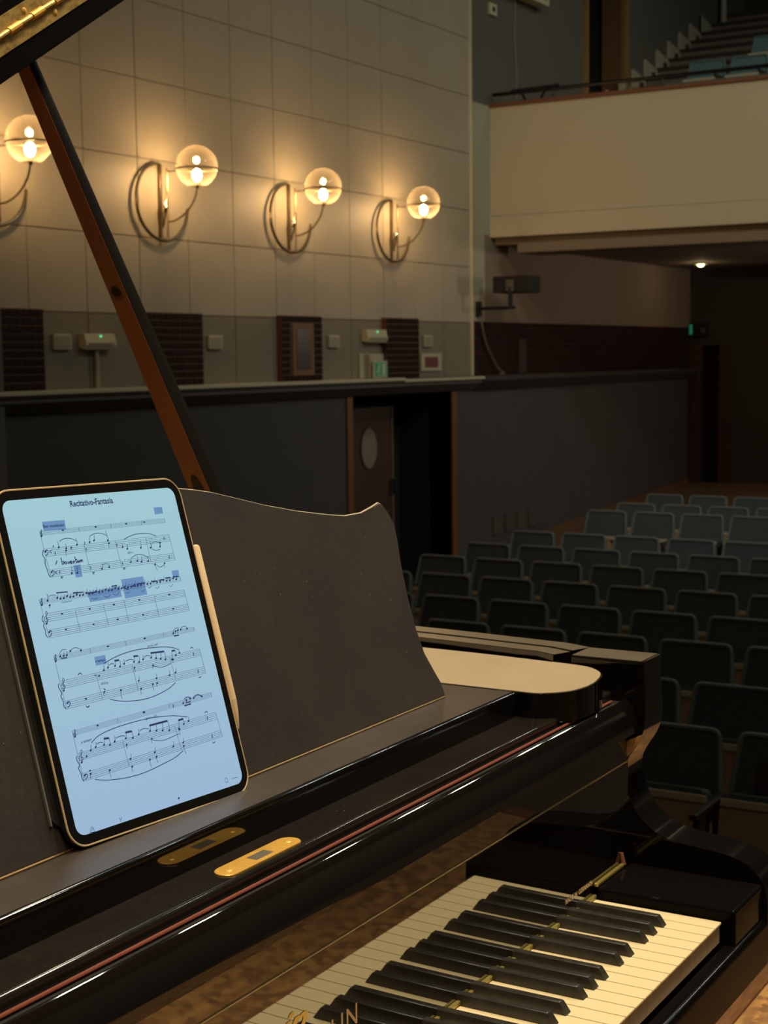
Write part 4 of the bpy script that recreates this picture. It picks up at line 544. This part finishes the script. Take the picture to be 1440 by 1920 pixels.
# ------------------------------------------------------------------ the grand piano (keyboard along x, treble end at x = 0, key tops at z = 0)
P = thing('grand_piano', 'black concert grand piano with open lid filling the foreground', 'piano', (-.611, .6, -.74))
XL = -1.2222
RO = [(.165, .133), (.183, .30), (.200, .49), (.205, .80), (.17, 1.05), (.08, 1.30), (-.10, 1.55), (-.33, 1.78), (-.52, 2.0), (-.66, 2.25), (-.82, 2.46), (-1.02, 2.55), (-1.22, 2.50), (-1.35, 2.32), (-1.387, 2.05), (-1.387, 1.0), (-1.387, .133)]
RO = [(p.x, p.y) for p in smooth_path([(x, y, 0) for x, y in RO], 5)]
def offs(pts, d):
    o = []
    for i, p in enumerate(pts):
        a = Vector(pts[max(i - 1, 0)]); b = Vector(pts[min(i + 1, len(pts) - 1)]); t = (b - a).normalized(); n = Vector((-t.y, t.x)); o.append(tuple(Vector(p) + n * d))
    return o
def ribbon(a, b, z0, z1):
    mb = MB(); n = len(a); V = [[mb.b.verts.new((q[0], q[1], z)) for z in (z0, z1)] for q in a]; W = [[mb.b.verts.new((q[0], q[1], z)) for z in (z0, z1)] for q in b]
    for i in range(n - 1):
        mb.b.faces.new((V[i][0], V[i + 1][0], V[i + 1][1], V[i][1])); mb.b.faces.new((W[i][0], W[i][1], W[i + 1][1], W[i + 1][0]))
        mb.b.faces.new((V[i][1], V[i + 1][1], W[i + 1][1], W[i][1])); mb.b.faces.new((V[i][0], W[i][0], W[i + 1][0], V[i + 1][0]))
    for i in (0, n - 1): mb.b.faces.new((V[i][0], V[i][1], W[i][1], W[i][0]))
    return mb
# case: outer lamination, a hair-wide groove, inner lamination; both start behind the arm blocks
ro = [(x, max(y, .226)) for x, y in RO]
ro = [q for i, q in enumerate(ro) if not (q[1] <= .2261 and 0 < i < len(ro) - 1)]
oo = offs(ro, 0); om = offs(ro, .034); oi = offs(ro, .0355); oe = offs(ro, .066)
case = ribbon(oo, om, -.12, .26).build('case_rim', BLACK, P)
ribbon(oi, oe, -.12, .259).build('inner_rim', BLACK, P)
ribbon(offs(ro, .002), offs(ro, .033), .2598, .2606).build('rim_dust_strip', RIMTOP, case)
ribbon(offs(ro, .037), offs(ro, .0645), .2588, .2596).build('rim_dust_strip', RIMTOP, case)
prof = [(.228, .26), (.133, .26), (.1315, .256), (.1315, .190), (.133, .176), (.140, .160), (.149, .146), (.1565, .131), (.1575, .115), (.151, .094), (.141, .076), (.127, .062), (.106, .0505), (.079, .0455), (.034, .0415), (.012, .036), (0, .030), (-.010, .020), (-.017, .006), (-.020, -.012), (-.0205, -.078), (-.018, -.084), (.228, -.084)]
def arm(x0, x1):
    pp = [prof[0]] + [(p.x, p.y) for p in smooth_path([(a, b_, 0) for a, b_ in prof[3:20]], 3)] + prof[20:]
    pp = [prof[0], prof[1]] + pp[1:]
    o = MB().prism(pp, 'x', x0, x1, .0035, 3).build('arm', BLACKL, P)
    MB().box(x0 + .003, x1 - .003, .137, .226, .2598, .2606).build('dusty_top', RIMTOP, o)
    return o
ar = arm(.105, .165); arm(-1.387, -1.327)
tag(ar, 'treble arm with scooped S-curve front')
MB().prism([(.134, .172), (.1375, .164), (.150, .146), (.156, .140), (.159, .152), (.150, .165)], 'x', .100, .1055).build('chamfer_reflection_face', CHAMFER_REFL, ar, False)  # wood mirrored in the lacquered chamfer, put into the face colour
# key bed, key slip, key blocks
MB().box(-1.33, .104, -.0, 1.0, -.084, -.045).build('keybed', BLACK, P, False)
MB().prism([(.0, -.045), (-.003, -.0262), (-.0125, -.0268), (-.0175, -.0295), (-.0205, -.036), (-.0215, -.080), (0, -.086)], 'x', -1.327, .105, .001, 1).build('key_slip', SLIPM, P)
for x0, x1 in ((.0015, .1045), (-1.3265, -1.2237)):
    MB().box(x0, x1, -.0145, .150, -.04, .0135, .004, 3).build('key_block', SLIPM, P)
# white keys
def white(k):
    mb = MB(); x1 = -.0235 * k - .0006; x0 = -.0235 * (k + 1) + .0006
    mb.box(x0, x1, 0, .152, -.0035, 0, .0011, 2)
    o = mb.build('white_key', IVORY, P)
    MB().box(x0 + .0003, x1 - .0003, .0022, .152, -.024, -.0034).build('key_stick', KEYFRONT, o, False)
for k in range(52): white(k)
# black keys: pattern counted down from the top C
def black(xc):
    mb = MB(); w0, w1 = .0056, .0044
    pts = lambda z, y0, y1, w: [mb.b.verts.new((xc - w, y0, z)), mb.b.verts.new((xc + w, y0, z)), mb.b.verts.new((xc + w, y1, z)), mb.b.verts.new((xc - w, y1, z))]
    A = pts(-.004, .0495, .1535, w0); B = pts(.0005, .0500, .1535, w0); C_ = pts(.0118, .0575, .1535, w1)
    mb.b.faces.new(A[::-1]); top = mb.b.faces.new(C_)
    for L0, L1 in ((A, B), (B, C_)):
        for i in range(4): mb.b.faces.new((L0[i], L0[(i + 1) % 4], L1[(i + 1) % 4], L1[i]))
    ed = list(top.edges); bmesh.ops.bevel(mb.b, geom=ed, offset=.0016, segments=3, profile=.5, affect='EDGES')
    mb.build('black_key', EBONY, P)
base = -.0235
for oc in range(8):
    for off in (-.0201, -.0470, -.0739, -.1152, -.1434):
        x = base - .1645 * oc + off
        if x > -1.215: black(x)
# fallboard with rounded nose, lip hinge and felt strip
fb = [(.1530, .003), (.1520, .139), (.1515, .1757), (.1388, .1760), (.1391, .1800), (.1396, .1850), (.1408, .1920), (.1430, .1990), (.1460, .2055), (.1500, .2110), (.1545, .2140), (.1580, .2125), (.1590, .206), (.1590, .17), (.170, .10), (.172, .003)]
FB = MB().prism(fb, 'x', -1.326, .1045).build('fallboard', FBM, P)
MB().tube([(-1.3, .1520, .139), (.104, .1520, .139)], .0012, 6).build('lip_hinge', mat('hinge_pale', (.55, .45, .28), .35, .7), FB)
MB().box(-1.222, .001, .1485, .1530, .0008, .0052, .0008, 1).build('felt_strip', BRASSFELT, FB, False)
MB().box(.001, .083, .1475, .1525, .0137, .0182, .001, 1).build('felt_strip', BRASSFELT, FB, False)
MB().tube([(.0845, .149, .016), (.0845, .152, .030)], [.003, .0022], 8).build('pivot_pin', mat('pin_copper', (.45, .2, .12), .4, .6), FB)
def fbp(z): # front surface of the fallboard
    for (y0, z0), (y1, z1) in zip(fb, fb[1:]):
        if z0 <= z <= z1: return y0 + (y1 - y0) * (z - z0) / (z1 - z0)
def words(name, s, mapf, h, m, parent, bold=0, shear=0, width=None, spacing=1):
    """a line of text turned into a mesh; mapf(x, y) places a point of the text (metres) on its surface"""
    c = bpy.data.curves.new('t', 'FONT'); c.body = s; c.size = h * 1.4; c.offset = bold * h; c.shear = shear; c.resolution_u = 2; c.space_character = spacing
    o = bpy.data.objects.new('t', c); COL.objects.link(o); bpy.context.view_layer.update()
    me = bpy.data.meshes.new_from_object(o.evaluated_get(bpy.context.evaluated_depsgraph_get())); bpy.data.objects.remove(o)
    xs = [v.co.x for v in me.vertices]; k = (width / (max(xs) - min(xs))) if width else 1; x0 = min(xs)
    for v in me.vertices: v.co = mapf((v.co.x - x0) * k, v.co.y)
    me.materials.clear(); me.materials.append(m); me.name = name
    return link(name, me, parent)
INLAY = mat('brass_inlay', (.95, .60, .12), .45, .1); INLAY2 = mat('brass_inlay_small', (.60, .42, .24), .45, .2)
words('lettering', 'BERLIN', lambda x, y: (-.612 + x, fbp(.054 + y) - .0004, .054 + y), .0190, INLAY2, FB, .005, 0, .092, 1.15)
words('lettering', 'Bechstein', lambda x, y: (-.820 + x, fbp(.080 + y) - .0004, .080 + y), .024, INLAY, FB, .02, .5, .224)
words('lettering', 'MADE IN GERMANY', lambda x, y: (-.0790 + x, fbp(.0180 + y) - .0005, .0180 + y), .0058, mat('small_inlay', (.85, .62, .40), .5), FB, .03, 0, .074, 1.1)
# lock rail: shelf with strike plate, red felt string, riser, desk tray and wings
MB().tube([(-1.3, .1660, .2130), (.085, .1660, .2130)], .0017, 8).build('red_felt_cord', REDFELT, P)
MB().box(-1.325, .103, .160, .175, .12, .2105).build('felt_bed', mat('felt_bed_black', (.006, .005, .005), .8), P, False)
rail = MB().box(-1.325, .104, .1725, .262, .10, .2220, .0035, 3).build('lock_rail', BLACK2, P)
def oblong(x0, x1, y0, y1, z0, z1, bev=.0004):
    r = (y1 - y0) / 2; cy = (y0 + y1) / 2; pts = []
    for i in range(13): a = -PI / 2 + PI * i / 12; pts.append((x1 - r + r * math.cos(a), cy + r * math.sin(a)))
    for i in range(13): a = PI / 2 + PI * i / 12; pts.append((x0 + r + r * math.cos(a), cy + r * math.sin(a)))
    return MB().prism(pts, 'z', z0, z1, bev, 1)
pl = oblong(-.664, -.557, .1775, .1985, .2215, .2232).build('strike_plate', BRASS, rail)
MB().box(-.621, -.597, .1825, .1930, .2230, .2234, .0001, 1).build('plate_slot', mat('slot_grey', (.20, .18, .16), .4, .5), pl, False)
for x in (-.652, -.569): MB().sphere((x, .188, .2228), .0036, 14, (1, 1, .35)).build('screw', BRASS, pl)
tr = MB().box(-1.15, -.070, .2165, .355, .215, .2500, .0030, 3).build('desk_tray', BLACK, P)
MB().box(-1.146, -.074, .2200, .350, .2498, .2506).build('dusty_top', TRAYM, tr, False)
def wing(mir=False):
    w = [(-.0690, .60), (-.0690, .215), (-.069, .194), (-.061, .180), (-.050, .169), (-.033, .160), (-.005, .1555), (.021, .157), (.045, .162), (.060, .1665), (.073, .173), (.087, .185), (.0955, .197), (.100, .210), (.1035, .235), (.105, .260), (.112, .336), (.116, .443), (.117, .60)]
    w = w[:1] + [(p.x, p.y) for p in smooth_path([(a, b_, 0) for a, b_ in w[1:]], 4)]
    f = (lambda x: -1.2222 - x) if mir else (lambda x: x)
    a = MB().prism([(f(x), y) for x, y in w], 'z', .2165, .2500, .0015, 2).build('desk_wing', BLACK, P)
    ci = (0.0, .38)
    MB().prism([(f(ci[0] + (x - ci[0]) * .975), ci[1] + (y - ci[1]) * .99) for x, y in w], 'z', .2498, .2507, .0002, 1).build('dusty_top', WINGM, a)
    return a
wing(); wing(True)
# music desk: thin board with a swept top, leaning back
dk_o = [(-.611, .5155), (-.55, .5140), (-.496, .5085), (-.4697, .5049), (-.4431, .5003), (-.4046, .491), (-.3644, .4813), (-.3128, .4709), (-.2571, .4619), (-.2274, .4583), (-.1948, .4584), (-.1702, .4624), (-.1548, .4657), (-.1502, .4640), (-.1425, .4540), (-.1353, .4410), (-.1383, .4250), (-.1450, .3966), (-.1492, .3621), (-.1505, .3276), (-.1480, .3000), (-.1375, .2785), (-.1285, .2666), (-.1265, .2508)]
full = dk_o + [(-1.2222 - x, z) for x, z in dk_o[::-1][:-1]]
def on_desk(x, z, n=0):
    """point on the sloping front of the music desk, n metres behind it"""
    return (x, .2755 + .306 * (z - .2505) + n * .956, z - n * .2925)
mb = MB(); mb.bv = True; A = [mb.b.verts.new(on_desk(x, z)) for x, z in full]; B = [mb.b.verts.new(on_desk(x, z, .012)) for x, z in full]; n = len(full)
fs = [mb.b.faces.new(A), mb.b.faces.new(B[::-1])]
for i in range(n): mb.b.faces.new((A[i], B[i], B[(i + 1) % n], A[(i + 1) % n]))
bmesh.ops.bevel(mb.b, geom=list({e for f in fs for e in f.edges}), offset=.0014, segments=2, profile=.5, affect='EDGES')
desk = mb.build('music_desk', DESKM, P)
# pale line along the top edge of the desk
top = [on_desk(x, z + .0003, .003) for x, z in dk_o[:14]] + []
top = [on_desk(-1.2222 - x, z + .0003, .003) for x, z in dk_o[:14][::-1][:-1]] + top
MB().tube(top, .0013, 6).build('pale_edge', mat('pale_edge', (.46, .40, .27), .45), desk)
MB().tube([(-.84, .2725, .2518), (-.135, .2725, .2518)], .0010, 6).build('desk_hinge', mat('hinge_copper', (.50, .32, .14), .3, .9), desk)
for x in (-.905, -.865): MB().sphere(on_desk(x, .300, 0), .004, 10, (1, .4, 1)).build('screw', CHROME, desk)
for s_ in (-.35, -.87): MB().tube([on_desk(s_, .40, .012), (s_, .345, .2506)], .005, 8).build('desk_strut', METALDK, desk)
# inside of the case
MB().box(-1.32, .10, .262, .34, .05, .19).build('action_cover', mat('action_wood', (.14, .05, .025), .4), P, False)
MB().prism([(x, y) for x, y in offs(RO, .064)][4:], 'z', .02, .05).build('soundboard', mat('soundboard', (.42, .26, .11), .45), P, False)
MB().prism([(x, y) for x, y in offs(RO, .085)][6:], 'z', .10, .115).build('iron_plate', mat('iron_plate', (.50, .33, .12), .4, .6), P, False)
for i in range(0, 60):
    pass
# legs, pedals
for x, y in ((.03, .30), (-1.25, .30), (-.62, 2.1)):
    MB().tube([(x, y, -.12), (x, y, -.20), (x, y, -.24), (x, y, -.66), (x, y, -.68)], [.075, .07, .055, .036, .036], 16).build('leg', BLACK, P)
    MB().tube([(x - .012, y, -.715), (x + .012, y, -.715)], .025, 16).tube([(x, y, -.68), (x, y, -.70)], .02, 10).build('caster', BRASS, P)
MB().box(-.72, -.50, .36, .42, -.68, -.60, .01).tube([(-.68, .39, -.60), (-.65, .45, -.12)], .014, 8).tube([(-.54, .39, -.60), (-.57, .45, -.12)], .014, 8).build('pedal_lyre', BLACK, P)
for x in (-.67, -.61, -.55): MB().box(x - .012, x + .012, .22, .37, -.665, -.655, .004).build('pedal', BRASS, P)

# lid: hinged on the bass side, rising to the right; front flap folded back on top
LIDA = math.atan(.606)
LM = Matrix.Translation((-1.39, 0, .2515)) @ Matrix.Rotation(-LIDA, 4, 'Y')
def lidpart(mb, name, m, par=None, smooth=True): mb.xf(LM); return mb.build(name, m, par or P, smooth)
lo_ = [(0, .80), (1.72, .80), (1.74, 1.05), (1.62, 1.35), (1.36, 1.65), (1.05, 1.92), (.84, 2.25), (.60, 2.52), (.35, 2.60), (.10, 2.52), (0, 2.2)]
lid = lidpart(MB().prism(lo_, 'z', 0, .028, .003), 'lid', BLACK)
lidpart(MB().box(0, 1.72, .8025, .83, .027, .054), 'flap_joint', BLACK, lid, False)
lidpart(MB().prism([(.8, .0525), (.8, .080), (.803, .083), (1.28, .083), (1.28, .0525)], 'x', 0, 1.70, .002, 2), 'lid_flap', BLACK, lid)
lidpart(MB().box(.02, 1.0, .7985, .803, .0275, .046).box(1.002, 1.70, .7985, .803, .0275, .046), 'hinge_leaf', OLDBRASS, lid, False)
lidpart(MB().box(.02, .97, .7985, .803, .048, .0665).box(.972, 1.70, .7985, .803, .048, .0665), 'hinge_leaf', OLDBRASS, lid, False)
i = 0; x = .02; kme = None
while x < 1.69:
    mb = MB().tube([(0, 0, 0), (.0225, 0, 0)], .0046 if i % 2 else .0034, 10); 
    mb.xf(Matrix.Rotation(-LIDA, 4, 'Y'))
    pos = LM @ Vector((x, .7975, .0473))
    if i < 2:
        o = mb.build('hinge_knuckle', OLDBRASS if i % 2 == 0 else BRASS, lid); 
        if i == 0: kme = [o.data]
        else: kme.append(o.data)
        o.location = pos
    else:
        mb.b.free(); link('hinge_knuckle', kme[i % 2], lid, pos)
    x += .0232; i += 1
for j in range(12):
    lidpart(MB().sphere((.18 + .118 * j, .7985, .0365), .0040, 10, (1, .4, 1)), 'screw', BRASS, lid)
    lidpart(MB().sphere((.13 + .118 * j, .7985, .0575), .0040, 10, (1, .4, 1)), 'screw', BRASS, lid)
# lid prop: brown inner face, black front edge
def sec(c, hx, hy): return [Vector((c[0] + sx * hx, c[1] + sy * hy, c[2])) for sx, sy in ((-1, -1), (1, -1), (1, 1), (-1, 1))]
A_ = Vector(PROP_TOP); B_ = Vector(PROP_BASE)
ext = B_ + (B_ - A_) * .06
mb = MB(); T = [mb.b.verts.new(q) for q in sec(A_, .0085, .0115)]; D = [mb.b.verts.new(q) for q in sec(ext, .0165, .0200)]
mb.b.faces.new(T); mb.b.faces.new(D[::-1])
for i in range(4): mb.b.faces.new((T[i], D[i], D[(i + 1) % 4], T[(i + 1) % 4]))
bmesh.ops.bevel(mb.b, geom=[e for e in mb.b.edges if abs((e.verts[0].co - e.verts[1].co).z) > .3], offset=.0012, segments=2, profile=.5, affect='EDGES')
prop = mb.build('lid_prop', PROPB, P)
def pc(f): return A_.lerp(ext, f)
def ph_(f): return .0085 + .008 * f, .0115 + .0085 * f
mb = MB(); 
for f0, f1 in ((0.0, 1.0),):
    q = []
    for f, s in ((f0, -1), (f0, 1), (f1, 1), (f1, -1)):
        c = pc(f); hx, hy = ph_(f); q.append(c + Vector((-hx - .0006, s * (hy - .0010), 0)))
    inner = [v + Vector((.0008, 0, 0)) for v in q]
    a = [mb.b.verts.new(v) for v in q]; c_ = [mb.b.verts.new(v) for v in inner]
    mb.b.faces.new(a); mb.b.faces.new(c_[::-1])
    for i in range(4): mb.b.faces.new((a[i], c_[i], c_[(i + 1) % 4], a[(i + 1) % 4]))
mb.build('wood_face', PROPM, prop, False)
ax = (ext - A_).normalized()
def face_disc(f, r1, r2, name, m, stretch=1, lift=.001):
    c = pc(f); hx, hy = ph_(f); c = c + Vector((-hx - lift, 0, 0)); mb = MB(); Nn = 24
    pts = [c + Vector((0, r1 * math.cos(2 * PI * i / Nn), 0)) + ax * (r2 * math.sin(2 * PI * i / Nn)) for i in range(Nn)]
    a = [mb.b.verts.new(p_) for p_ in pts]; b_ = [mb.b.verts.new(p_ + Vector((.0006, 0, 0))) for p_ in pts]; mb.b.faces.new(a); mb.b.faces.new(b_[::-1])
    for i in range(Nn): mb.b.faces.new((a[i], b_[i], b_[(i + 1) % Nn], a[(i + 1) % Nn]))
    mb.build(name, m, prop, False)
HOLE = mat('hole_dark', (.012, .008, .006), .6)
face_disc(HOLE_F, .0092, .0098, 'bored_hole', mat('hole_rim', (.15, .055, .028), .35), lift=.0012)
face_disc(HOLE_F - .004, .0078, .0072, 'hole_inside', HOLE, lift=.0018)
face_disc(SLOT_F, .0080, .0190, 'slot', HOLE, lift=.0012)

# ------------------------------------------------------------------ tablet with the score
TX = Vector((.99795679, -.05987255, -.0223053)); TN = Vector((.05068642, .95441993, -.29413173)); TZ = Vector((.03889904, .29240019, .95550458))
TM = Matrix.Identity(4); k_ = 1.0168
for i in range(3): TM[i][0] = TX[i] * k_; TM[i][1] = TN[i] * k_; TM[i][2] = TZ[i] * k_
TM.translation = Vector((-.74595, .26584, .25307))
T = thing('tablet', 'slim tablet showing a page of sheet music, leaning on the music desk', 'tablet', (0, 0, 0), local=True)
T.matrix_world = TM
def rr(x0, x1, z0, z1, r, n=8):
    o = []
    for cx, cz, a0 in ((x1 - r, z1 - r, 0), (x0 + r, z1 - r, 90), (x0 + r, z0 + r, 180), (x1 - r, z0 + r, 270)):
        for k in range(n + 1): a = math.radians(a0 + 90 * k / n); o.append((cx + r * math.cos(a), cz + r * math.sin(a)))
    return o
W_, H_ = .2149, .2806
MB().prism(rr(0.0004, W_ - .0004, 0.0004, H_ - .0004, .0178), 'y', .0004, .0062, .0009, 3).build('body', mat('tablet_case', (.020, .018, .017), .45), T)
rimp = [(a, .0002, c) for a, c in rr(.0007, W_ - .0007, .0007, H_ - .0007, .0173, 10)]
MB().tube(rimp, .0009, 6, True).build('gold_rim', mat('tablet_gold', (.72, .55, .33), .4, .3), T)
MB().prism(rr(.0013, W_ - .0013, .0013, H_ - .0013, .0168), 'y', -.0003, .001, .0002, 1).build('bezel', mat('tablet_black', (.008, .008, .009), .06), T)
SCRM = mat('screen_light', (.02, .02, .02), .08, emit=(.36, .58, .70), estr=.92)
nt = SCRM.node_tree; b = nt.nodes['Principled BSDF']; tc = nt.nodes.new('ShaderNodeTexCoord'); sx = nt.nodes.new('ShaderNodeSeparateXYZ'); mr = nt.nodes.new('ShaderNodeMapRange'); mx = nt.nodes.new('ShaderNodeMix'); mx.data_type = 'RGBA'
nt.links.new(tc.outputs['Object'], sx.inputs[0]); nt.links.new(sx.outputs[2], mr.inputs[0]); mr.inputs[1].default_value = 0; mr.inputs[2].default_value = .28
mx.inputs[6].default_value = (.33, .50, .70, 1); mx.inputs[7].default_value = (.36, .62, .69, 1); nt.links.new(mr.outputs[0], mx.inputs[0]); nt.links.new(mx.outputs[2], b.inputs['Emission Color'])
scr = MB().prism(rr(.0088, W_ - .0088, .0088, H_ - .0088, .0085), 'y', -.0005, .0005).build('screen', SCRM, T, False)
INKM = mat('ink', (.01, .01, .02), .3, emit=(.020, .035, .12), estr=.9)
HIM = mat('highlighter', (.02, .02, .03), .2, emit=(.16, .33, .60), estr=.80)
def stroke(mb, pts, w, y=-.00075):
    pts = [Vector((a / 1000, c / 1000)) for a, c in pts]; w = w / 1000 / 2; L_ = []; R_ = []
    if len(pts) > 2: pts = [Vector((q.x, q.y)) for q in smooth_path([(a.x, a.y, 0) for a in pts], 3)]
    for i, q in enumerate(pts):
        t = (pts[min(i + 1, len(pts) - 1)] - pts[max(i - 1, 0)])
        t = t.normalized() if t.length > 1e-7 else Vector((1, 0)); n_ = Vector((-t.y, t.x)) * w
        L_.append(mb.b.verts.new((q.x + n_.x, y, q.y + n_.y))); R_.append(mb.b.verts.new((q.x - n_.x, y, q.y - n_.y)))
    for i in range(len(pts) - 1): mb.b.faces.new((L_[i], L_[i + 1], R_[i + 1], R_[i]))
mb = MB()
for w, pts in INK: stroke(mb, pts, w * 1.15)
for x, z in HEADS:
    n_ = 10; mb.b.faces.new([mb.b.verts.new(((x + 1.15 * math.cos(2 * PI * i / n_) * 1) / 1000, -.00076, (z + .85 * math.sin(2 * PI * i / n_) + .25 * math.cos(2 * PI * i / n_)) / 1000)) for i in range(n_)])
o = mb.build('printed_notes', INKM, T, False); o['kind'] = 'stuff'; o['label'] = 'black staves and notes of the score'
for q in HILITE: MB().poly([(x / 1000, -.00064, z / 1000) for x, z in q]).build('highlight', HIM, T, False)
for s_, a, c_, h, bo, it in WORDS:
    a = Vector(a) / 1000; c_ = Vector(c_) / 1000; d = c_ - a; n_ = Vector((-d.y, d.x)).normalized(); dn = d.normalized()
    words('printed_text', s_, (lambda x, y, a=a, dn=dn, n_=n_: (a.x + dn.x * x + n_.x * y, -.00078, a.y + dn.y * x + n_.y * y)), h / 1000, INKM, T, bo, .25 * it, d.length)
# folio cover behind it
MB().prism(rr(-.0068, .208, .019, .262, .012), 'y', .0068, .0092, .0006, 2).build('folio_cover', mat('folio_black', (.012, .011, .012), .6), T)
MB().box(-.0080, -.0064, .0066, .0094, .022, .258, .0004).build('folio_edge', mat('folio_grey', (.17, .165, .16), .45), T)
# stylus on the right edge
pen = thing('stylus', 'slim pale stylus clipped along the right edge of the tablet', 'stylus', (0, 0, 0), local=True); pen.matrix_world = TM
xx = W_ + .0046
PENM = mat('stylus_cream', (.72, .56, .38), .35)
MB().tube([(xx, .003, .2195), (xx, .003, .2188), (xx, .003, .217), (xx, .003, .079)], [.001, .0034, .0045, .0045], 16).build('barrel', PENM, pen)
MB().tube([(xx, .003, .0788), (xx, .003, .068), (xx, .003, .0565), (xx, .003, .0535)], [.0045, .0035, .0014, .0006], 16).build('tip', PENM, pen)
